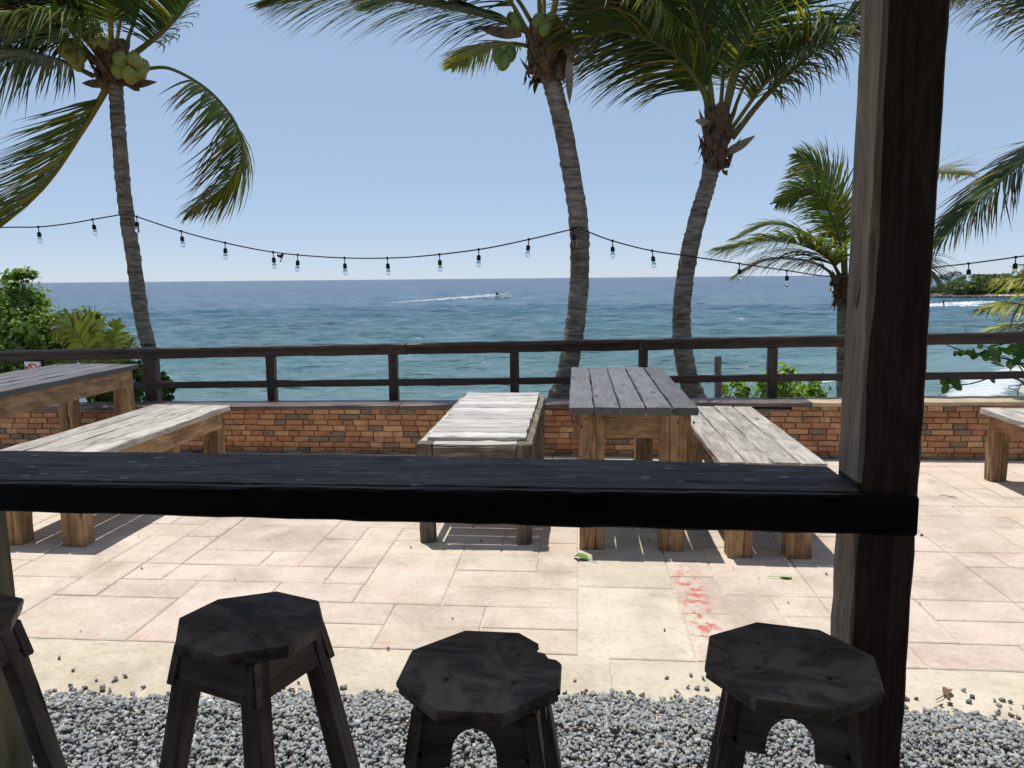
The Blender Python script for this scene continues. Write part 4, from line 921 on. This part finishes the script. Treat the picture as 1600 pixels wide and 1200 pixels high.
# almond branch reaching in from the side
ab = empty('almond_branch_shrub', at(1650, 720, 6.9)); tag(ab, 'glossy broad leaved branches reaching in behind the railing', 'shrub')
def twig(pts, r=.010, Y=6.9):
    P = catmull([at(x, y, Y+random.uniform(-.05, .05)) for x, y in pts], 12); V, F = tube([p-ab.location for p in P], [r*(1-.7*i/11) for i in range(12)], 5); mk('branch', V, F, 'branch', ab, smooth=True)
twig([(1650, 720), (1625, 620), (1600, 572), (1560, 558), (1510, 550), (1465, 533)], .013); twig([(1625, 620), (1590, 592), (1555, 588), (1525, 598), (1488, 605), (1464, 621)], .011)
twig([(1640, 690), (1600, 630), (1590, 615), (1600, 590)], .008); twig([(1600, 572), (1520, 530), (1504, 500)], .004); twig([(1625, 620), (1585, 560), (1580, 545)], .008)
twig([(1610, 600), (1575, 605), (1600, 615)], .005)
lp_ = [(1495, 549, .03), (1500, 545, .035), (1493, 555, .028), (1523, 550, .05), (1530, 547, .06), (1536, 553, .055), (1545, 540, .05), (1552, 552, .06), (1556, 545, .045), (1562, 562, .06), (1568, 553, .05), (1578, 545, .05), (1585, 556, .06), (1590, 565, .055), (1597, 555, .06), (1575, 570, .045), (1588, 548, .05), (1600, 545, .05), (1480, 592, .05), (1489, 597, .055), (1485, 601, .05), (1476, 596, .035), (1494, 590, .035), (1545, 588, .03), (1552, 590, .028), (1597, 540, .045), (1570, 540, .045), (1540, 560, .035)]
LP = np.array([A(x, y, 6.85+rng.normal(0, .06)) for x, y, s in lp_ for _ in range(2)])+rng.normal(0, .02, (2*len(lp_), 3)); LN = rng.normal(size=(len(LP), 3))*.6+np.array([-.2, -.6, .6]); LN /= np.linalg.norm(LN, axis=1)[:, None]
leaves('foliage', LP-np.array(ab.location), LN, np.repeat([s*.72 for _, _, s in lp_], 2), (.10, .18, .035), ab, ellip=1.35)
st = beam('wooden_stake', at(1122, 700, 7.3), at(1122, 557, 7.3), .062, .06, 'post', None, up=(0, 1, 0), ch=.02, jit=.003); tag(st, 'plain grey wooden stake standing between palm and green shrub', 'stake')

# ------------------------------------------------------------------ string lights
sl = empty('string_lights', at(205, 335, 7.6)); tag(sl, 'black festoon cable with clear bulbs strung between the palms', 'string lights')
def span(pts, bulbs, n=60):
    P = catmull([at(x, y, Y) for x, y, Y in pts], n); V, F = tube([p-sl.location for p in P], .0065, 5); mk('cable', V, F, 'rubber', sl, smooth=True)
    for bx_ in bulbs:
        # cable point under that column
        best = min(P, key=lambda p: abs(800+FPX*(p-EYEV).dot(RIGHT)/(p-EYEV).dot(FWD)-bx_)); bulb(best)
def lathe(prof, n=10):
    V = []; F = []
    for (r, z) in prof:
        for k in range(n): a = 2*math.pi*k/n; V.append((r*math.cos(a), r*math.sin(a), z))
    for i in range(len(prof)-1):
        for k in range(n): F.append((i*n+k, i*n+(k+1) % n, (i+1)*n+(k+1) % n, (i+1)*n+k))
    F.append(tuple(range(n))); F.append(tuple(reversed(range((len(prof)-1)*n, len(prof)*n)))); return V, [tuple(reversed(f)) for f in F]
SOCK = lathe([(.006, .012), (.012, .010), (.013, -.006), (.005, -.012), (.0045, -.05), (.012, -.054), (.019, -.062), (.020, -.098), (.017, -.102)])
BULB = lathe([(.013, -.102), (.015, -.108), (.022, -.125), (.0235, -.140), (.019, -.156), (.010, -.165), (.002, -.168)], 12)
smesh = bmesh_s = None
def bulb(p):
    global smesh, bmesh_s
    if smesh is None:
        s = mk('socket', *SOCK, 'rubber', sl, smooth=True); smesh = s.data; b = mk('bulb', *BULB, 'glass', s, smooth=True); bmesh_s = b.data
    else:
        s = bpy.data.objects.new('socket', smesh); C.objects.link(s); s.parent = sl; b = bpy.data.objects.new('bulb', bmesh_s); C.objects.link(b); b.parent = s
    s.location = p-sl.location; s.rotation_euler = (random.gauss(0, .06), random.gauss(-.08, .06), 0)
span([(-160, 352, 7.6), (-60, 356, 7.6), (20, 355, 7.65), (62, 354.5, 7.7), (110, 349, 7.75), (150, 342, 7.75), (204, 333, 7.76)], [62, 146])
span([(206, 336, 7.76), (282, 361, 7.7), (350, 379, 7.6), (424, 393.5, 7.55), (500, 401, 7.5), (570, 403.5, 7.45), (650, 401, 7.42), (750, 389.5, 7.42), (827, 374, 7.44), (903, 356, 7.45)], [210, 283, 352, 425, 464, 539, 608, 684, 750, 827, 893], 90)
span([(906, 357, 7.45), (956, 376, 7.5), (1020, 392, 7.6), (1085, 401, 7.7)], [957, 1020])
span([(1080, 401, 7.7), (1156, 412, 7.8), (1231, 423, 8.2), (1302, 432, 8.6), (1400, 428, 8.4), (1460, 418, 8.0), (1512, 412, 7.6), (1586, 402, 7.2), (1700, 385, 6.9)], [1157, 1231, 1302, 1400, 1512, 1586], 90)
cl = tube([at(434, 399, 7.53)-sl.location, at(438, 401, 7.5)-sl.location, at(443, 396, 7.53)-sl.location], [.012, .02, .008], 6); mk('plug', *cl, 'rubber', sl)
cl = tube([at(443, 397, 7.53)-sl.location, at(441, 403, 7.5)-sl.location, at(438, 409, 7.53)-sl.location], [.004, .004, .006], 5); mk('plug_lead', *cl, 'rubber', sl)

# ------------------------------------------------------------------ sea
rad = fold(np.geomspace(20, 200, 300), np.geomspace(202, 30000, 150)); ang = np.linspace(-1.15, 1.15, 460)+YAW
RR, AA = np.meshgrid(rad, ang, indexing='ij'); SX, SY = -RR*np.sin(AA), RR*np.cos(AA)
SZ_ = np.zeros_like(SX); wr_ = np.random.default_rng(3)
for lam, amp in ((24, .13), (17, .12), (12, .13), (9, .13), (7, .12), (5.4, .10), (4.2, .085), (3.3, .065), (2.6, .05), (2.0, .035)):
    for _ in range(3):
        th = math.radians(-108+wr_.normal(0, 38)); k = 2*math.pi/lam; ph = wr_.uniform(0, 6.28)
        q = np.sin(k*(SX*math.cos(th)+SY*math.sin(th))+ph+.6*np.sin(SX*.05+ph)); SZ_ += amp*.5*(q-.3*np.cos(2*k*(SX*math.cos(th)+SY*math.sin(th))+2*ph))*np.clip((lam*26)/RR, 0, 1)
sds = signed(SX, SY); dsh = -sds
SZ_ *= np.clip(dsh/25, .12, 1)
foam = np.zeros_like(SX)
foam = np.maximum(foam, .62*np.exp(-((dsh-1.2)/2.2)**2)*(SX > 10)*(RR < 120))
foam = np.maximum(foam, .38*np.exp(-((dsh-9-2*np.sin(SX*.3))/1.6)**2)*(SX > 6)*(RR < 120)*(.5+.5*np.sin(SX*.35+SY*.11)))
def blotch(px_, py_, rx, ry, a):
    global foam
    c = g(px_, py_, SEA); foam = np.maximum(foam, a*np.exp(-((SX-c.x)/rx)**2-((SY-c.y)/ry)**2))
    return c
for q in ((1282, 596, 1.2, .8, .75), (1275, 545, 2.2, .8, .55), (1240, 590, 2, .5, .45), (545, 603, .9, .4, .5), (550, 601, .6, .3, .6), (1060, 585, 2.5, .6, .35), (700, 560, 3, .5, .3), (1560, 575, 3, 1, .5), (1475, 478, 9, 4, .95), (1510, 474, 12, 2.5, .7), (1555, 471.5, 9, 2, .7), (1465, 470.5, 6, 2, .55), (1165, 570, 2.5, .5, .4), (1395, 540, 3, .7, .5)): blotch(*q)
for q in range(26):   # short whitecaps
    blotch(rng.uniform(250, 1300), 436+rng.exponential(22), 0, 0, 0) if False else None
V = np.stack([SX, SY, SEA+SZ_+foam*.12], -1).reshape(-1, 3); idx = np.arange(SX.size).reshape(SX.shape)
Fs = np.stack([idx[:-1, :-1], idx[1:, :-1], idx[1:, 1:], idx[:-1, 1:]], -1).reshape(-1, 4)
sea = big('sea', V, Fs, 'sea', smooth=True); fa = sea.data.attributes.new('foam', 'FLOAT', 'POINT'); fa.data.foreach_set('value', foam.astype(np.float32).ravel()); tag(sea, kind='structure')

# boat with spray, and the surfer
bp = g(778, 465.0, SEA); bt = empty('motor_boat', bp, .12); tag(bt, 'tiny white motor boat throwing spray at the end of its wake', 'boat')
V = [(-2.2, -.8, .15), (-2.2, .8, .15), (1.4, .8, .25), (1.4, -.8, .25), (3.0, 0, .6), (-2.2, -.9, .9), (-2.2, .9, .9), (1.4, .9, 1.05), (1.4, -.9, 1.05), (3.2, 0, 1.25)]
mk('hull', V, [(0, 3, 2, 1), (3, 4, 2), (0, 5, 8, 3), (3, 8, 9, 4), (4, 9, 7, 2), (2, 7, 6, 1), (1, 6, 5, 0), (5, 6, 7, 9, 8)], 'hull', bt)
mk('console', *[(lambda b: ([(x*.5-.3, y*.5, .9+z) for x in (-1, 1) for y in (-1, 1) for z in (0, .7)], [(0, 1, 3, 2), (4, 6, 7, 5), (0, 4, 5, 1), (2, 3, 7, 6), (1, 5, 7, 3)]))(0)][0], 'skin', bt)
def figure(par, loc, hgt, mat='skin'):
    me = bpy.data.meshes.new('rider'); 
    J = [(0, 0, .5), (0, 0, .72), (0, 0, .84), (0, 0, .93), (.09, 0, .25), (.1, .02, 0), (-.09, 0, .27), (-.12, -.02, 0), (.14, .0, .78), (.22, .05, .62), (-.14, 0, .78), (-.22, .05, .62)]
    Ed = [(0, 1), (1, 2), (2, 3), (0, 4), (4, 5), (0, 6), (6, 7), (1, 8), (8, 9), (1, 10), (10, 11)]
    R_ = [.085, .095, .045, .07, .055, .035, .055, .035, .04, .03, .04, .03]
    me.from_pydata([tuple(c*hgt for c in j) for j in J], Ed, []); o = bpy.data.objects.new('person' if par is None else 'rider', me); C.objects.link(o)
    if par: o.parent = par
    o.location = loc; me.materials.append(MT[mat]); md = o.modifiers.new('s', 'SKIN')
    for sv, r_ in zip(me.skin_vertices[0].data, R_): sv.radius = (r_*hgt, r_*hgt)
    me.skin_vertices[0].data[0].use_root = True; o.modifiers.new('d', 'SUBSURF').levels = 1
    return o
hm = figure(None, bp+Vector((-.5, 0, .6)), 1.7); tag(hm, 'person in dark clothes standing at the helm of the motor boat', 'person')
n = 160; sp_ = stones('bow_spray', np.stack([rng.normal(2.6, 1.1, n), rng.normal(-.2, .7, n), np.abs(rng.normal(.2, .55, n))], -1), rng.uniform(.06, .24, n), 'foam', [(.85, .87, .88)], .9); sp_.parent = bt; sp_['kind'] = 'stuff'
n = 90; sp_ = stones('stern_spray', np.stack([rng.normal(-3.2, .9, n), rng.normal(0, .5, n), np.abs(rng.normal(.2, .45, n))], -1), rng.uniform(.06, .2, n), 'foam', [(.85, .87, .88)], .9); sp_.parent = bt; sp_['kind'] = 'stuff'
wk = [g(x, y, SEA) for x, y in ((595, 474.5), (660, 471.0), (700, 468.3), (740, 466.3), (774, 465.0))]
n = 2600; tt = rng.uniform(0, 1, n)**.62*3.999; ki = tt.astype(int); fr_ = tt-ki; wa = np.array([tuple(v) for v in wk]); wp = wa[ki]*(1-fr_)[:, None]+wa[ki+1]*fr_[:, None]
u_ = tt/4; wp[:, 1] += rng.normal(0, 1.0, n)*(2.2-1.2*u_); wp[:, 0] += rng.normal(0, .5, n); wp[:, 2] = SEA+.02+np.abs(rng.normal(0, .13+.32*u_**2, n))
wo_ = stones('wake_foam', wp, rng.uniform(.10, .30, n)*(.6+.7*u_), 'foam', [(.84, .87, .88)], .5); tag(wo_, 'white foam wake trailing behind the motor boat', 'wake', kind='stuff')
sf = g(1474, 480, SEA); sf2 = figure(None, sf+Vector((0, 0, .1)), 1.45); tag(sf2, 'small dark surfer riding the breaking wave near the headland', 'person')
bd = mk('surfboard', [(-1.1, 0, 0), (-.7, .25, 0), (.6, .27, 0), (1.15, 0, .08), (.6, -.27, 0), (-.7, -.25, 0), (-1.1, 0, .06), (-.7, .25, .07), (.6, .27, .07), (1.15, 0, .12), (.6, -.27, .07), (-.7, -.25, .07)], [(5, 4, 3, 2, 1, 0), (6, 7, 8, 9, 10, 11)]+[(k, (k+1) % 6, 6+(k+1) % 6, 6+k) for k in range(6)], 'hull'); bd.location = sf+Vector((0, 0, .04)); tag(bd, 'pale surfboard under the surfer by the headland', 'surfboard')
# breaking wave by the headland
def breaker(name, c, L, h, n, rz_):
    P = np.stack([rng.uniform(-L/2, L/2, n), rng.normal(0, 1.0, n), np.zeros(n)], -1); P[:, 2] = h*(1-(2*P[:, 0]/L)**2)*np.exp(-P[:, 1]**2/2)*rng.uniform(.3, 1, n)
    o = stones(name, P, rng.uniform(.12, .3, n), 'foam', [(.84, .87, .88)], .6); o.location = c; o.rotation_euler = (0, 0, rz_); tag(o, None, None, None, 'stuff'); return o
b1 = breaker('breaking_foam', g(1482, 478.5, SEA), 13, .7, 900, .1); b2 = breaker('breaking_foam', g(1530, 473, SEA)+Vector((0, 0, -.1)), 12, .4, 500, .05)

# ------------------------------------------------------------------ headland
hx0, hy0 = HT0.x, HT0.y
nP = 1500; cand = []
while len(cand) < nP:
    x = hx0+rng.uniform(4, 130); y = hy0+rng.uniform(3, 40); 
    d = signed(np.array([x]), np.array([y]))[0]
    if d > 2.2: cand.append((x, y, d))
cand = np.array(cand)
PX, NX, SXs, CX = [], [], [], []
HV, HF, HC = [], [], []
hts = np.clip(1.6+cand[:, 2]*.34, 1.6, 6.0)*rng.uniform(.75, 1.12, nP)*np.clip(.55+(cand[:, 0]-hx0)/34, .5, 1.12)
PPs = []; NNs = []; CCs = []
for (x, y, d), h in zip(cand, hts):
    r_ = h*.42; n = 44; u = rng.normal(size=(n, 3)); u /= np.linalg.norm(u, axis=1)[:, None]; u[:, 2] = np.abs(u[:, 2])*1.0-.15
    p = np.array([x, y, SEA+.3+h*.5])+u*np.array([r_*1.15, r_*1.15, h*.46])*rng.uniform(.7, 1.05, (n, 1)); nn = u+rng.normal(size=(n, 3))*.45; nn /= np.linalg.norm(nn, axis=1)[:, None]
    PPs.append(p); NNs.append(nn); b = np.array([.075, .118, .036])*rng.uniform(.65, 1.3) + np.array([.02, .01, .0])*rng.uniform(0, 1); CCs.append(np.repeat(b[None], n, 0))
PP = np.concatenate(PPs); NN = np.concatenate(NNs); CC = np.concatenate(CCs)
wd = leaves('headland_wood', PP, NN, rng.uniform(.30, .62, len(PP)), (1, 1, 1), None); cc = np.ones((len(PP)*8, 4), np.float32); cc[:, :3] = np.repeat(CC*rng.uniform(.7, 1.3, (len(PP), 1)), 8, 0)
wd.data.color_attributes['col'].data.foreach_set('color', cc.ravel()); tag(wd, 'dense dark green scrub covering the far headland', 'woodland', kind='stuff')
nr_ = 260; tt = rng.uniform(0, 1, nr_); rx_ = hx0-2+tt*26+rng.normal(0, .6, nr_); ry_ = hy0-1+rng.normal(0, 1.2, nr_)-tt*5
rk = stones('shore_rocks', np.stack([rx_, ry_, np.full(nr_, SEA+.15)], -1), rng.uniform(.25, .8, nr_)*(1.1-.6*tt), 'rock', [(.1, .1, .1)], .7); tag(rk, 'dark rocks at the tip of the headland', 'rocks', kind='stuff')
def farpalm(px_, py_, top, label):
    b = g(px_, py_, SEA)+Vector((0, 14, .5)); t = empty('far_palm', b); tag(t, label, 'palm tree', 'palms on the headland')
    tp_ = at(px_, top, b.y); V, F = tube([Vector((0, 0, 0)), (tp_-b)*.5+Vector((.2, 0, 0)), tp_-b], [.22, .17, .14], 6); mk('trunk', V, F, 'trunk', t)
    for k in range(13):
        a = 6.283*k/13+random.uniform(-.2, .2); e = random.uniform(-.15, .8); R_ = random.uniform(2.2, 2.9); d = Vector((math.cos(a), math.sin(a), 0))
        frond(t, [tp_, tp_+d*R_*.5+Vector((0, 0, e*R_*.5)), tp_+d*R_+Vector((0, 0, (e-.55)*R_*.6))], L=.9, n=16, wind=.3, grav=.6, nseg=3, width=.16, rr_=.06, base=(.04, .06, .02), yellow=0)
farpalm(1492, 462, 428, 'far palm standing tallest over the headland scrub'); farpalm(1475, 462, 434, 'smaller far palm at the edge of the headland scrub')

# ------------------------------------------------------------------ small things on the patio
def leaf_obj(name, label, px_, py_, L, W, mat, rot, curl=.3):
    p = g(px_, py_, .004); V = []; F = []; m = 9
    for i in range(m):
        t = i/(m-1); w_ = W*math.sin(math.pi*min(1, t*.92+.04))**.8*.5; z = curl*L*.35*math.sin(t*3.1)*random.uniform(.6, 1.2)
        V += [(t*L-L/2, -w_, z+w_*.45), (t*L-L/2, 0, z), (t*L-L/2, w_, z+w_*.3)]
    for i in range(m-1):
        for k in range(2): F.append((i*3+k, i*3+k+1, i*3+k+4, i*3+k+3))
    t_ = empty(name, p, rot); tag(t_, label, 'leaf'); mk('blade', V, F, mat, t_, smooth=True)
    Vs, Fs_ = tube([Vector((-L/2-.05, .015, .003)), Vector((-L/2-.02, .004, .006)), Vector((-L/2+.02, 0, .004))], .0018, 5); mk('stalk', Vs, Fs_, mat, t_); return t_
random.seed(4)
leaf_obj('fallen_leaf', 'curled fresh green leaf lying before the slate table', 908, 873, .085, .05, 'greenleaf', 2.7, .5)
leaf_obj('fallen_leaf', 'pale yellowed leaf lying before the four plank bench', 1228, 902, .06, .04, 'paleleaf', .2, .2)
leaf_obj('fallen_leaf', 'dry brown leaf near the gravel edge beyond the post', 1480, 1083, .055, .03, 'dryleaf', .9, .6)
leaf_obj('fallen_leaf', 'dry dark leaf strip lying on the patio past the post', 1489, 777, .05, .016, 'dryleaf', -.3, .2)
ch = mk('white_chip', [(-.012, -.01, 0), (.014, -.006, 0), (.010, .012, 0), (-.008, .01, 0), (-.009, -.007, .008), (.010, -.004, .010), (.007, .008, .009), (-.005, .007, .007)], [(0, 3, 2, 1), (4, 5, 6, 7), (0, 1, 5, 4), (1, 2, 6, 5), (2, 3, 7, 6), (3, 0, 4, 7)], 'shell'); ch.location = g(328, 1098, .012); tag(ch, 'small white chip lying on the gravel behind the swirl seat stool', 'debris')
